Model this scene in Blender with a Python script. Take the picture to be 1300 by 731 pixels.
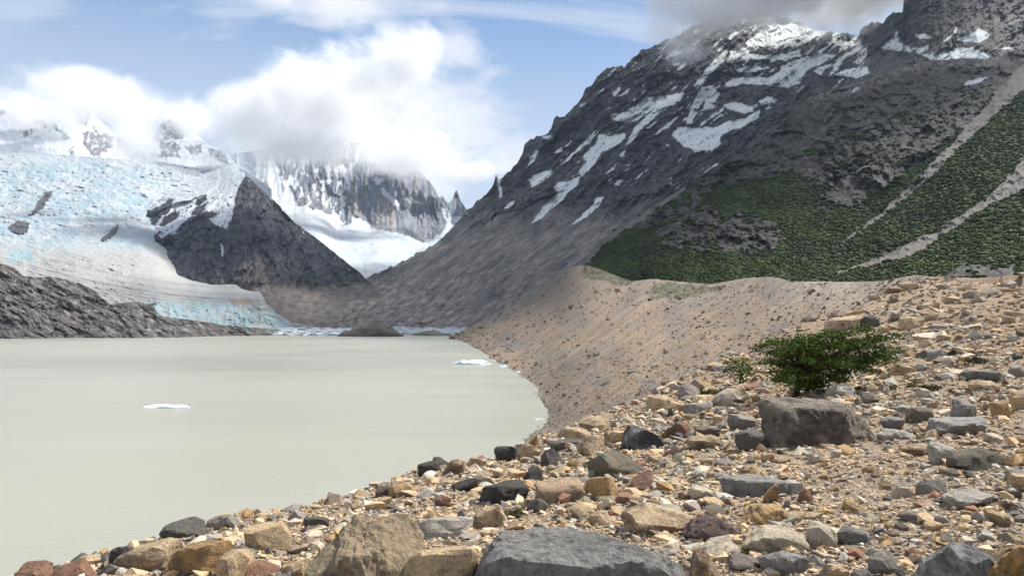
import bpy, math, random
import numpy as np

# ------------------------------------------------------------------ camera, sky, sun, exposure
W, H = 1300.0, 731.0
F, HX, HY, EYE = 895.0, 650.0, 405.0, 20.0      # focal length and horizon in photo pixels; eye height above the lake
SUN_AZ, SUN_EL = 58.0, 50.0                     # degrees clockwise from straight ahead (+Y), degrees above horizon

sc = bpy.context.scene
for o in list(bpy.data.objects):
    bpy.data.objects.remove(o)
col = sc.collection
cam_d = bpy.data.cameras.new('camera')
cam = bpy.data.objects.new('camera', cam_d)
col.objects.link(cam)
cam.location = (0, 0, EYE)
cam.rotation_euler = (math.radians(90), 0, 0)
cam_d.sensor_width = 36.0
cam_d.lens = 36.0 * F / W
cam_d.shift_y = (HY - H / 2) / W
cam_d.clip_start = 0.1
cam_d.clip_end = 60000
sc.camera = cam

world = bpy.data.worlds.new('World')
sc.world = world
world.use_nodes = True
NT = world.node_tree
NT.nodes.clear()


def node(nt, kind, **kw):
    n = nt.nodes.new(kind)
    ins = kw.pop('ins', {})
    for k, v in kw.items():
        setattr(n, k, v)
    for k, v in ins.items():
        if isinstance(v, bpy.types.NodeSocket):
            nt.links.new(v, n.inputs[k])
        else:
            n.inputs[k].default_value = v
    return n


def ramp(nt, fac, stops):
    r = nt.nodes.new('ShaderNodeValToRGB')
    nt.links.new(fac, r.inputs['Fac'])
    el = r.color_ramp.elements
    while len(el) < len(stops):
        el.new(0.5)
    for e, (p, c) in zip(el, stops):
        e.position = p
        e.color = (c, c, c, 1) if not isinstance(c, tuple) else (*c, 1)
    return r.outputs['Color']


def build_world():
    nt = NT
    sky = node(nt, 'ShaderNodeTexSky', sky_type='NISHITA', sun_disc=False,
               sun_elevation=math.radians(SUN_EL), sun_rotation=math.radians(SUN_AZ),
               altitude=700, air_density=1.0, dust_density=0.4, ozone_density=3.0)
    tc = node(nt, 'ShaderNodeTexCoord')
    sep = node(nt, 'ShaderNodeSeparateXYZ', ins={0: tc.outputs['Generated']})
    # high cloud sheet: project the direction on a level plane overhead
    zc = node(nt, 'ShaderNodeMath', operation='MAXIMUM', ins={0: sep.outputs['Z'], 1: 0.0})
    zc = node(nt, 'ShaderNodeMath', operation='ADD', ins={0: zc.outputs[0], 1: 0.16})
    px = node(nt, 'ShaderNodeMath', operation='DIVIDE', ins={0: sep.outputs['X'], 1: zc.outputs[0]})
    py = node(nt, 'ShaderNodeMath', operation='DIVIDE', ins={0: sep.outputs['Y'], 1: zc.outputs[0]})
    comb = node(nt, 'ShaderNodeCombineXYZ', ins={0: px.outputs[0], 1: py.outputs[0]})
    # streaky cirrus veil
    mp = node(nt, 'ShaderNodeMapping', ins={'Vector': comb.outputs[0], 'Rotation': (0, 0, math.radians(-28)), 'Scale': (0.55, 1.5, 1), 'Location': (3.1, 1.7, 0)})
    veil = node(nt, 'ShaderNodeTexNoise', ins={'Vector': mp.outputs[0], 'Scale': 1.1, 'Detail': 8, 'Roughness': 0.58, 'Distortion': 0.7})
    veil_m = ramp(nt, veil.outputs['Fac'], [(0.37, 0.0), (0.44, 0.30), (0.52, 0.72), (0.64, 0.95)])
    # broken cumulus
    mp2 = node(nt, 'ShaderNodeMapping', ins={'Vector': comb.outputs[0], 'Scale': (1.0, 1.0, 1), 'Location': (7.3, 0.35, 0)})
    cum = node(nt, 'ShaderNodeTexNoise', ins={'Vector': mp2.outputs[0], 'Scale': 1.25, 'Detail': 9, 'Roughness': 0.52, 'Distortion': 0.25})
    cum_m = ramp(nt, cum.outputs['Fac'], [(0.50, 0.0), (0.56, 0.75), (0.64, 1.0)])
    # everything pales towards the horizon
    hz = ramp(nt, sep.outputs['Z'], [(0.0, 0.95), (0.24, 0.80), (0.46, 0.15)])
    m1 = node(nt, 'ShaderNodeMath', operation='MAXIMUM', ins={0: veil_m, 1: hz})
    hsv = node(nt, 'ShaderNodeHueSaturation', ins={'Color': sky.outputs[0], 'Saturation': 1.5})
    bg_sky = node(nt, 'ShaderNodeBackground', ins={'Color': hsv.outputs[0], 'Strength': 0.08})
    bg_veil = node(nt, 'ShaderNodeBackground', ins={'Color': (0.71, 0.78, 0.90, 1), 'Strength': 0.60})
    shade = ramp(nt, cum.outputs['Fac'], [(0.54, (0.86, 0.89, 0.95)), (0.66, (0.93, 0.94, 0.96)), (0.78, (0.62, 0.65, 0.71))])
    bg_cum = node(nt, 'ShaderNodeBackground', ins={'Color': shade, 'Strength': 0.64})
    mixa = node(nt, 'ShaderNodeMixShader', ins={0: m1.outputs[0], 1: bg_sky.outputs[0], 2: bg_veil.outputs[0]})
    mixb = node(nt, 'ShaderNodeMixShader', ins={0: cum_m, 1: mixa.outputs[0], 2: bg_cum.outputs[0]})
    out = node(nt, 'ShaderNodeOutputWorld', ins={'Surface': mixb.outputs[0]})


build_world()

sun_d = bpy.data.lights.new('sun', 'SUN')
sun_d.energy = 5.0
sun_d.angle = math.radians(0.53)
sun_d.color = (1.0, 0.955, 0.88)
sun = bpy.data.objects.new('sun', sun_d)
col.objects.link(sun)
_a, _e = math.radians(SUN_AZ), math.radians(SUN_EL)
SUNV = (math.sin(_a) * math.cos(_e), math.cos(_a) * math.cos(_e), math.sin(_e))
import mathutils
sun.rotation_euler = mathutils.Vector(SUNV).to_track_quat('Z', 'Y').to_euler()
sun.location = (200, 0, 400)

sc.view_settings.view_transform = 'Standard'
sc.view_settings.look = 'None'
sc.view_settings.exposure = 0.7
sc.view_settings.gamma = 1.0
sc.render.engine = 'CYCLES'
sc.cycles.max_bounces = 14
sc.cycles.diffuse_bounces = 3
sc.cycles.glossy_bounces = 2
sc.cycles.volume_bounces = 9
sc.cycles.transparent_max_bounces = 12
sc.cycles.use_adaptive_sampling = True
sc.cycles.adaptive_threshold = 0.025
sc.cycles.use_denoising = True
sc.cycles.volume_max_steps = 256

TONE = 0.72      # all land colours are kept on one scale with the exposure
rng = np.random.default_rng(7)
random.seed(7)

# ------------------------------------------------------------------ numeric helpers
_PERM = {}


def _perm(seed):
    if seed not in _PERM:
        r = np.random.default_rng(1000 + seed)
        _PERM[seed] = (np.tile(r.permutation(256), 2), r.uniform(0, 2 * np.pi, 256))
    return _PERM[seed]


def perlin(x, y, seed=0):
    p, ang = _perm(seed)
    xi = np.floor(x).astype(np.int64); yi = np.floor(y).astype(np.int64)
    xf = x - xi; yf = y - yi
    xi &= 255; yi &= 255
    u = xf * xf * xf * (xf * (xf * 6 - 15) + 10); v = yf * yf * yf * (yf * (yf * 6 - 15) + 10)
    gx, gy = np.cos(ang), np.sin(ang)

    def g(ix, iy, fx, fy):
        h = p[p[ix & 255] + (iy & 255)]
        return gx[h] * fx + gy[h] * fy
    n00 = g(xi, yi, xf, yf); n10 = g(xi + 1, yi, xf - 1, yf)
    n01 = g(xi, yi + 1, xf, yf - 1); n11 = g(xi + 1, yi + 1, xf - 1, yf - 1)
    a = n00 + u * (n10 - n00); b = n01 + u * (n11 - n01)
    return (a + v * (b - a)) * 1.5


def fbm(x, y, octv=5, seed=0, gain=0.5):
    s = 0; a = 1.0; t = 0
    for k in range(octv):
        s = s + a * perlin(x, y, seed + k); t += a
        x = x * 2.03 + 13.7; y = y * 2.03 - 7.1; a *= gain
    return s / t


def ridged(x, y, octv=5, seed=0, gain=0.5):
    s = 0; a = 1.0; t = 0; w = 1.0
    for k in range(octv):
        n = 1 - np.abs(perlin(x, y, seed + k)) * 1.6
        n = np.clip(n, -0.5, 1); n = n * np.abs(n)
        s = s + a * n * w; t += a
        w = np.clip(n * 1.4, 0.15, 1)
        x = x * 2.03 + 5.3; y = y * 2.03 + 9.9; a *= gain
    return s / t


def sstep(a, b, x):
    t = np.clip((x - a) / (b - a), 0, 1)
    return t * t * (3 - 2 * t)


def lerp(a, b, t):
    return a + (b - a) * t


def mixc(c, d, t):
    d = np.asarray(d, float)
    return c + (d - c) * np.asarray(t)[..., None]


def rbf(pts, vals, smooth=1e-3):
    """polyharmonic (|r|) interpolation with a linear term"""
    P = np.asarray(pts, float); V = np.asarray(vals, float)
    n, dim = P.shape
    sc_ = P.std(0).max() + 1e-9
    P = P / sc_
    D = np.sqrt(((P[:, None] - P[None]) ** 2).sum(-1))
    A = np.zeros((n + dim + 1, n + dim + 1))
    A[:n, :n] = D - smooth * np.eye(n)
    A[:n, n] = A[n, :n] = 1
    A[:n, n + 1:] = P; A[n + 1:, :n] = P.T
    sol = np.linalg.solve(A, np.concatenate([V, np.zeros(dim + 1)]))

    def f(*xs):
        shp = np.shape(xs[0])
        Q = [np.ravel(x) / sc_ for x in xs]
        out = sol[n] + sum(sol[n + 1 + d] * Q[d] for d in range(dim))
        for k in range(n):
            out = out + sol[k] * np.sqrt(sum((Q[d] - P[k, d]) ** 2 for d in range(dim)))
        return out.reshape(shp)
    return f


def poly_y(pts):
    a = np.asarray(pts, float)
    return lambda x: np.interp(x, a[:, 0], a[:, 1])


def inside(poly, x, y):
    """point in polygon for arrays"""
    P = np.asarray(poly, float)
    res = np.zeros(x.shape, bool)
    bb = (x >= P[:, 0].min()) & (x <= P[:, 0].max()) & (y >= P[:, 1].min()) & (y <= P[:, 1].max())
    if not bb.any():
        return res
    xs, ys = x[bb], y[bb]
    r = np.zeros(xs.shape, bool)
    j = len(P) - 1
    for i in range(len(P)):
        xi, yi = P[i]; xj, yj = P[j]
        if yi != yj:
            r ^= ((yi > ys) != (yj > ys)) & (xs < (xj - xi) * (ys - yi) / (yj - yi) + xi)
        j = i
    res[bb] = r
    return res


def any_inside(polys, x, y):
    r = np.zeros(x.shape, bool)
    for p in polys:
        r |= inside(p, x, y)
    return r


def line_mask(pts, x, y):
    """pts (x, y, half width); 1 on the line falling to 0 at the width"""
    best = np.zeros(x.shape)
    for (x0, y0, w0), (x1, y1, w1) in zip(pts[:-1], pts[1:]):
        dx, dy = x1 - x0, y1 - y0
        t = np.clip(((x - x0) * dx + (y - y0) * dy) / (dx * dx + dy * dy), 0, 1)
        d = np.hypot(x - x0 - t * dx, y - y0 - t * dy)
        best = np.maximum(best, 1 - d / (w0 + (w1 - w0) * t))
    return np.clip(best, 0, 1)


def zoom(ox, oy, pts, s=3.095):
    return [(ox + a / s, oy + b / s) for a, b in pts]


def to_world(px, py, Y):
    return (px - HX) / F * Y, Y, EYE + (HY - py) / F * Y


def water_y(py):
    return EYE * F / (py - HY)


# ------------------------------------------------------------------ mesh and material helpers
def tag(o, label=None, cat=None, group=None, kind=None):
    if label: o['label'] = label
    if cat: o['category'] = cat
    if group: o['group'] = group
    if kind: o['kind'] = kind
    return o


def mesh_from(name, verts, faces, colors=None, smooth=True):
    verts = np.asarray(verts, np.float32); faces = np.asarray(faces, np.int32)
    me = bpy.data.meshes.new(name)
    k = faces.shape[1]
    me.vertices.add(len(verts)); me.vertices.foreach_set('co', verts.ravel())
    me.loops.add(faces.size); me.loops.foreach_set('vertex_index', faces.ravel())
    me.polygons.add(len(faces))
    me.polygons.foreach_set('loop_start', np.arange(0, faces.size, k, dtype=np.int32))
    me.polygons.foreach_set('loop_total', np.full(len(faces), k, np.int32))
    me.polygons.foreach_set('use_smooth', np.full(len(faces), smooth))
    if colors is not None:
        at = me.color_attributes.new('Col', 'FLOAT_COLOR', 'POINT')
        c4 = np.ones((len(verts), 4), np.float32); c4[:, :3] = colors
        at.data.foreach_set('color', c4.ravel())
    me.update(calc_edges=True)
    return me


def add_obj(name, me, m=None, parent=None):
    o = bpy.data.objects.new(name, me)
    col.objects.link(o)
    if m is not None and not me.materials:
        me.materials.append(m)
    if parent is not None:
        o.parent = parent
    return o


def grid_faces(nr, nc):
    i = np.arange(nr * nc).reshape(nr, nc)
    return np.stack([i[:-1, :-1], i[:-1, 1:], i[1:, 1:], i[1:, :-1]], -1).reshape(-1, 4)


def terrain_mat(name, scale, bump, var=0.25, rough=0.9, detail=6, spec=0.25, tone=TONE):
    m = bpy.data.materials.new(name); m.use_nodes = True
    nt = m.node_tree; b = nt.nodes['Principled BSDF']
    at = node(nt, 'ShaderNodeAttribute', attribute_name='Col')
    geo = node(nt, 'ShaderNodeNewGeometry')
    n1 = node(nt, 'ShaderNodeTexNoise', ins={'Vector': geo.outputs['Position'], 'Scale': scale, 'Detail': detail, 'Roughness': 0.65})
    r = ramp(nt, n1.outputs['Fac'], [(0.25, tone * (1 - var)), (0.75, tone * (1 + var))])
    mul = node(nt, 'ShaderNodeMix', data_type='RGBA', blend_type='MULTIPLY')
    mul.inputs[0].default_value = 1.0
    nt.links.new(at.outputs['Color'], mul.inputs[6]); nt.links.new(r, mul.inputs[7])
    nt.links.new(mul.outputs[2], b.inputs['Base Color'])
    b.inputs['Roughness'].default_value = rough
    b.inputs['Specular IOR Level'].default_value = spec
    bp = node(nt, 'ShaderNodeBump', ins={'Height': n1.outputs['Fac'], 'Strength': 0.8, 'Distance': bump})
    nt.links.new(bp.outputs[0], b.inputs['Normal'])
    return m


def landform(name, x0, x1, step, rows, top, bot, ctrl, relief, colour, mat, label, back=0.35, back_drop=0.55, jag=0.0, jseed=0, tpow=1.0, tone=1.0, smooth=False):
    """a stretch of land standing at the distances given by ctrl (px, py, metres; None = at the water's edge),
    with a far side behind its skyline"""
    xs = np.arange(x0, x1 + 0.1, step)
    ty = poly_y(top)(xs); by = poly_y(bot)(xs)
    if jag:
        ty = ty + jag * fbm(xs / 7.0, xs * 0 + 3.3, 4, jseed, 0.6) + 0.6 * jag * (ridged(xs / 17.0, xs * 0 + 8.1, 3, jseed + 9) - 0.4) * -1
    t = np.linspace(0, 1, rows)[:, None] ** tpow
    PX = np.broadcast_to(xs, (rows, len(xs))).copy()
    PY = by + (ty - by) * t
    f = rbf([(a, b) for a, b, c in ctrl], [math.log(water_y(b) if c is None else c) for a, b, c in ctrl])
    Y = np.exp(f(PX, PY))
    D = relief(PX, PY)
    Y = Y * (1 + D / F)
    X, Yw, Z = to_world(PX, PY, Y)
    C = colour(PX, PY, D) * tone
    # far side
    bx, byy, bz, bc = [], [], [], []
    for k in range(1, 5):
        q = k / 4
        Yb = Y[-1] * (1 + back * q)
        bx.append((PX[-1] - HX) / F * Yb); byy.append(Yb)
        bz.append(Z[-1] - (np.maximum(Z[-1], 20) * back_drop) * q ** 1.2 - 0.02 * Y[-1] * q); bc.append(C[-1])
    X = np.vstack([X, bx]); Yw = np.vstack([Yw, byy]); Z = np.vstack([Z, bz]); C = np.concatenate([C, np.array(bc)])
    V = np.stack([X, Yw, Z], -1).reshape(-1, 3)
    me = mesh_from(name, V, grid_faces(rows + 4, len(xs)), C.reshape(-1, 3), smooth=smooth)
    o = add_obj(name, me, mat)
    tag(o, label, kind='structure')
    return dict(o=o, P=np.stack([X, Yw, Z], -1)[:rows], PX=PX, PY=PY, C=C[:rows], f=f, relief=relief)


def ledges(t):
    """stepped profile: a flat ledge, then a cliff, per unit of t; mean zero"""
    f = t - np.floor(t)
    return f - sstep(0.55, 0.80, f)


def facet(x, y, seed, tilt=0.9, cell=False):
    """broken rock: irregular cells, each a plane of its own height and tilt (about -1..1)"""
    r = np.random.default_rng(9000 + seed)
    x, y = x + 0.38 * fbm(x * 1.1, y * 1.1, 4, 701, 0.6), y + 0.38 * fbm(x * 1.1 + 7, y * 1.1, 4, 707, 0.6)
    T = r.uniform(-1, 1, (5, 64, 64))
    xi = np.floor(x).astype(np.int64); yi = np.floor(y).astype(np.int64)
    best = np.full(x.shape, 1e9); h = np.zeros(x.shape); cid = np.zeros(x.shape)
    for dx in (-1, 0, 1):
        for dy in (-1, 0, 1):
            cx, cy = xi + dx, yi + dy
            a, b = cx & 63, cy & 63
            ox = x - (cx + 0.5 + 0.46 * T[0, a, b]); oy = y - (cy + 0.5 + 0.46 * T[1, a, b])
            d = ox * ox + oy * oy
            m = d < best
            best = np.where(m, d, best)
            h = np.where(m, 0.5 * T[2, a, b] + tilt * (T[3, a, b] * ox + T[4, a, b] * oy), h)
            cid = np.where(m, T[2, a, b], cid)
    return (h, cid) if cell else h


def crag(x, y, seed, sx=7.0, sy=6.0, lo=0.45, hi=1.6):
    """fine light and dark veining of bare rock (a colour factor)"""
    n = fbm(x / sx, y / sy, 5, seed, 0.7) + 0.5 * (ridged(x / (sx * 1.8), y / (sy * 1.2), 4, seed + 7, 0.6) - 0.35)
    return lerp(lo, hi, sstep(-0.42, 0.5, n))[..., None]


A = lambda *c: np.array(c, float)
SNOW = A(0.60, 0.635, 0.68)

# ------------------------------------------------------------------ ground sheet and lake
def flat_disc(name, r, z, n=96, cx=0, cy=0):
    a = np.linspace(0, 2 * np.pi, n, endpoint=False)
    V = np.vstack([[(cx, cy, z)], np.stack([cx + r * np.cos(a), cy + r * np.sin(a), np.full(n, z)], -1)])
    Fc = np.stack([np.zeros(n, int), np.arange(1, n + 1), np.roll(np.arange(1, n + 1), -1)], -1)
    return mesh_from(name, V, Fc, np.tile(A(0.17, 0.15, 0.13), (n + 1, 1)))


M_ground = terrain_mat('valley_soil', 0.02, 2.0)
tag(add_obj('ground', flat_disc('ground', 16000, -9.0), M_ground), 'wide valley floor under the lake and mountains', kind='structure')


def lake_material():
    m = bpy.data.materials.new('milky_lake_water'); m.use_nodes = True
    nt = m.node_tree; b = nt.nodes['Principled BSDF']
    geo = node(nt, 'ShaderNodeNewGeometry')
    mp = node(nt, 'ShaderNodeMapping', ins={'Vector': geo.outputs['Position'], 'Scale': (0.010, 0.035, 1), 'Rotation': (0, 0, 0.25)})
    n1 = node(nt, 'ShaderNodeTexNoise', ins={'Vector': mp.outputs[0], 'Scale': 1.0, 'Detail': 4, 'Roughness': 0.6})
    c = ramp(nt, n1.outputs['Fac'], [(0.3, (0.268, 0.268, 0.220)), (0.7, (0.296, 0.295, 0.246))])
    nt.links.new(c, b.inputs['Base Color'])
    b.inputs['Roughness'].default_value = 0.34
    b.inputs['IOR'].default_value = 1.33
    b.inputs['Specular IOR Level'].default_value = 0.5
    mp2 = node(nt, 'ShaderNodeMapping', ins={'Vector': geo.outputs['Position'], 'Scale': (0.5, 0.9, 1), 'Rotation': (0, 0, 0.5)})
    n2 = node(nt, 'ShaderNodeTexNoise', ins={'Vector': mp2.outputs[0], 'Scale': 1.6, 'Detail': 5, 'Roughness': 0.6})
    rr = ramp(nt, n1.outputs['Fac'], [(0.35, 0.31), (0.65, 0.39)])
    nt.links.new(rr, b.inputs['Roughness'])
    bp = node(nt, 'ShaderNodeBump', ins={'Height': n2.outputs['Fac'], 'Strength': 0.5, 'Distance': 0.15})
    nt.links.new(bp.outputs[0], b.inputs['Normal'])
    return m


def lake():
    V = [(-3000, -300, 0), (260, -300, 0), (260, 2600, 0), (-3000, 2600, 0)]
    me = mesh_from('lake', V, [(0, 1, 2, 3)])
    tag(add_obj('lake', me, lake_material()), 'milky grey-green glacial lake', kind='structure')


lake()

# ------------------------------------------------------------------ far ice cap with half-hidden peaks
Z1 = lambda *p: zoom(0, 0, p)
Z2 = lambda *p: zoom(330, 100, p)
Z3 = lambda *p: zoom(600, 60, p)
Z4 = lambda *p: zoom(880, 0, p)
Z5 = lambda *p: zoom(0, 220, p)

ICE_ROCK = [
    Z1((-20, 425), (25, 440), (20, 452), (-20, 452)), Z1((130, 478), (160, 472), (190, 490), (180, 505), (150, 492)),
    Z1((85, 510), (120, 512), (130, 530), (100, 545)), Z1((195, 475), (245, 520), (275, 552), (260, 548), (225, 515)),
    Z1((272, 590), (290, 580), (305, 630), (285, 635)),
    Z1((318, 520), (380, 515), (440, 540), (448, 575), (420, 590), (395, 620), (360, 605), (330, 575)),
    Z1((255, 450), (300, 390), (320, 340), (342, 340), (360, 430), (340, 500), (280, 480)),
    Z1((620, 440), (640, 400), (690, 390), (750, 420), (790, 490), (720, 545), (640, 545)),
    Z1((630, 560), (690, 560), (715, 620), (670, 622), (630, 612)), Z1((730, 570), (790, 570), (800, 600), (750, 605)),
    Z1((815, 580), (880, 590), (900, 640), (870, 640), (820, 605)),
]


def ice_relief(x, y):
    rock = any_inside(ICE_ROCK, x + 4 * fbm(x / 14, y / 14, 3, 5), y + 4 * fbm(x / 14, y / 14, 3, 9))
    return -9 * ridged(x / 55, y / 30, 5, 11) - 4 * rock * ridged(x / 9, y / 14, 4, 3) + 3 * fbm(x / 9, y / 6, 4, 31)


def ice_colour(x, y, d):
    wx = x + 5 * fbm(x / 12, y / 12, 4, 5); wy = y + 5 * fbm(x / 12, y / 12, 4, 9)
    rock = any_inside(ICE_ROCK, wx, wy) & (fbm(x / 5, y / 4, 4, 77) < 0.22)
    c = np.broadcast_to(SNOW, x.shape + (3,)).copy()
    c = mixc(c, A(0.42, 0.49, 0.57), sstep(0.0, 0.5, fbm(x / 25, y / 8, 4, 41)) * 0.6)
    return mixc(c, A(0.10, 0.10, 0.115), rock * (0.8 + 0.2 * fbm(x / 4, y / 4, 3, 2)))


M_far = terrain_mat('far_rock_and_snow', 0.02, 6.0, 0.15)
landform('ice_cap', -60, 345, 1.15, 130,
         [(-60, 125), (-20, 130), (0, 136), (20, 148), (40, 149), (60, 150), (75, 158), (84, 142), (92, 128), (98, 124), (104, 117), (109, 126), (114, 130), (122, 148), (140, 165), (160, 178), (190, 181), (203, 160), (213, 152), (224, 148), (236, 158), (262, 182), (290, 196), (300, 208), (345, 240)],
         [(-60, 262), (345, 300)],
         [(0, 260, 2700), (100, 250, 2900), (200, 250, 3000), (330, 290, 3000), (0, 200, 3300), (100, 205, 3500), (200, 205, 3600), (300, 215, 3600), (0, 140, 4300), (100, 130, 4100), (220, 140, 4300), (150, 180, 4300)],
         ice_relief, ice_colour, M_far, 'white ice cap with dark peaks breaking through', jag=1.6, jseed=4, smooth=True)

# ------------------------------------------------------------------ far granite wall and its hanging glacier
WALL_ROCK = Z2((340, 560), (300, 480), (330, 400), (380, 330), (560, 330), (690, 400), (735, 560), (720, 605), (640, 645), (560, 610), (460, 590), (420, 560), (365, 540), (360, 570), (320, 575))
WALL_ROCK2 = Z2((130, 450), (60, 330), (60, 250), (420, 250), (420, 420), (330, 560), (240, 520), (160, 500))
WALL_SNOW = [Z2((440, 395), (470, 380), (490, 395), (460, 415)), Z2((465, 430), (485, 430), (550, 490), (548, 515), (530, 500)),
             Z2((550, 465), (590, 465), (645, 490), (600, 490)), Z2((712, 500), (725, 505), (765, 545), (740, 585), (732, 560))]


def wall_masks(x, y):
    wx = x + 2.0 * fbm(x / 9, y / 14, 3, 5); wy = y + 3.0 * fbm(x / 9, y / 9, 3, 9)
    snow = any_inside(WALL_SNOW, wx, wy)
    r1 = inside(WALL_ROCK, wx, wy) & ~snow
    r2 = inside(WALL_ROCK2, wx, wy) & ~r1
    r2 = r2 & (fbm(x / 6, y / 14, 4, 19) > -0.10)
    sp = (x > 553) & (y < 292) & ~snow & ~inside(Z2((712, 500), (760, 540), (800, 540), (800, 650), (700, 650)), x, y)
    return r1 | sp, r2, snow


def wall_relief(x, y):
    r1, r2, s = wall_masks(x, y)
    return -13 * ridged(x / 38, y / 120, 4, 21) * sstep(330, 250, y) - (4 * ridged(x / 11, y / 40, 4, 25) + 5 * facet(x / 9, y / 34, 11) + 3 * facet(x / 4, y / 12, 12)) * (r1 | r2) + 2.5 * fbm(x / 8, y / 5, 4, 31) * (1 - (r1 | r2)) - 3 * ridged(x / 14, y / 7, 4, 55) * sstep(275, 300, y)


def wall_colour(x, y, d):
    r1, r2, s = wall_masks(x, y)
    c = np.broadcast_to(SNOW, x.shape + (3,)).copy()
    c = mixc(c, A(0.44, 0.54, 0.63), 0.8 * sstep(-0.1, 0.45, ridged(x / 16, y / 7, 4, 55) - 0.3) * sstep(268, 300, y))
    g = mixc(np.broadcast_to(A(0.15, 0.165, 0.20), x.shape + (3,)).copy(), A(0.27, 0.245, 0.22), sstep(-0.1, 0.5, fbm(x / 13, y / 60, 4, 61)))
    g = mixc(g, A(0.09, 0.10, 0.125), sstep(0.1, 0.5, fbm(x / 4, y / 26, 4, 67)) * 0.7)
    g = g * 1.35 * crag(x, y, 641, 6, 16, 0.65, 1.35)
    c = np.where(r1[..., None], g, c)
    c = np.where(r2[..., None], g * 0.95, c)
    return c


landform('granite_wall', 235, 615, 1.1, 150,
         [(235, 235), (262, 215), (285, 203), (300, 194), (340, 188), (380, 180), (430, 178), (480, 182), (530, 215), (545, 230), (552, 239), (556, 250), (559, 251), (561, 248), (569, 259), (574, 254), (577, 245), (580, 241), (584, 253), (592, 265), (600, 290), (615, 320)],
         [(235, 372), (615, 372)],
         [(240, 365, 2500), (240, 240, 4000), (320, 365, 2300), (450, 350, 2300), (560, 340, 2400), (600, 330, 2500), (400, 315, 2800), (480, 320, 2900), (540, 315, 3100), (360, 285, 3500), (430, 288, 3900), (470, 290, 4000), (540, 305, 4050), (350, 220, 3950), (420, 210, 4150), (500, 220, 4250), (550, 250, 4300), (580, 250, 4700), (575, 285, 4400), (330, 190, 4200)],
         wall_relief, wall_colour, M_far, 'sheer grey granite wall above a hanging glacier', jag=1.0, jseed=6, smooth=True)

# ------------------------------------------------------------------ icefall glacier flowing to the lake
GL_ROCK = [Z5((108, 165), (130, 145), (150, 110), (175, 75), (208, 70), (200, 90), (170, 135), (140, 160)),
           Z5((32, 210), (75, 188), (118, 195), (112, 230), (80, 242), (45, 230)),
           Z5((395, 262), (420, 235), (468, 198), (470, 212), (440, 250), (410, 268))]


def gl_relief(x, y):
    ser = sstep(335, 290, y + 0.1 * x) * sstep(185, 215, y)
    snout = inside(Z5((470, 520), (600, 495), (900, 515), (1130, 545), (1150, 640), (400, 640)), x, y)
    return (-10 * ridged(x / 60, y / 30, 4, 14) - 8 * ser * ridged(x / 24 + y / 20, (y - 0.12 * x) / 4.5, 4, 91, 0.6) - 4 * snout * facet(x / 5, y / 9, 13) - 3.4 * ser * facet(x / 9 + 0.5 * fbm(x / 14, y / 9, 3, 97), (y - 0.1 * x) / 4.2, 14) - 2.5 * facet(x / 12, (y - 0.25 * x) / 3.2, 15) * sstep(300, 330, y)
            - 4.5 * ridged(x / 22, (y - 0.35 * x) / 4, 4, 23) - 2.0 * ridged(x / 6, y / 4, 3, 27, 0.6) - 6 * any_inside(GL_ROCK, x, y))


def gl_colour(x, y, d):
    wx = x + 12 * fbm(x / 22, y / 16, 4, 5); wy = y + 9 * fbm(x / 18, y / 14, 4, 9)
    c = np.broadcast_to(A(0.50, 0.53, 0.56), x.shape + (3,)).copy()
    ser = sstep(340, 300, wy) * sstep(190, 215, wy) * sstep(250, 170, wx)
    deep = ridged(x / 24 + y / 20, (y - 0.12 * x) / 4.5, 4, 91, 0.6)
    c = mixc(c, A(0.36, 0.475, 0.53), 0.75 * ser * sstep(-0.3, 0.2, fbm(x / 45, y / 25, 3, 73)))
    c = mixc(c, A(0.17, 0.32, 0.39), np.clip(0.06 + 1.4 * (0.26 - deep), 0, 0.6) * ser * sstep(-0.25, 0.25, fbm(x / 40, y / 25, 3, 71) + 0.12))
    _, ce = facet(x / 9 + 0.5 * fbm(x / 14, y / 9, 3, 97), (y - 0.1 * x) / 4.2, 14, cell=True)
    c = mixc(c, A(0.25, 0.40, 0.47), 0.42 * ser * sstep(0.25, 0.95, ce))
    c = mixc(c, A(0.60, 0.62, 0.64), 0.35 * ser * sstep(-0.3, -0.9, ce))
    # dirty lower tongue with dark medial bands that follow the flow
    low = sstep(300, 330, wy)
    flow = y - 322 - 0.16 * x - 14 * np.sin(np.clip(x, 0, 340) / 340 * 3.0)
    c = mixc(c, A(0.40, 0.39, 0.36), low * 0.75)
    band = np.maximum.reduce([np.exp(-((flow - k) / w_) ** 2) * s_ for k, w_, s_ in ((4, 1.2, .8), (8, .8, .6), (12, 1.0, .7), (-3, .8, .5), (-11, 1.2, .45), (16, 1.2, .5))])
    c = mixc(c, A(0.11, 0.105, 0.10), low * band * np.clip(0.6 + fbm(x / 30, y / 6, 3, 8), 0, 1))
    sn = inside(Z5((480, 525), (600, 500), (800, 505), (1000, 515), (1130, 545), (1150, 660), (400, 660)), wx, wy)
    c = mixc(c, A(0.36, 0.50, 0.535), sn * np.clip(0.6 + 1.0 * fbm(x / 7, y / 9, 4, 17) + 0.45 * facet(x / 5, y / 9, 13, cell=True)[1], 0.0, 1))
    c = mixc(c, A(0.25, 0.45, 0.51), inside(Z5((20, 310), (120, 300), (140, 345), (30, 350)), wx, wy) * 0.6)
    br = inside(Z5((880, 490), (930, 488), (1010, 512), (960, 525), (905, 515)), wx, wy)
    c = mixc(c, A(0.34, 0.25, 0.18), br * 0.8)
    rock = any_inside(GL_ROCK, wx * .4 + x * .6, wy * .4 + y * .6)
    return mixc(c, A(0.085, 0.085, 0.095), rock * 1.0)


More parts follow.
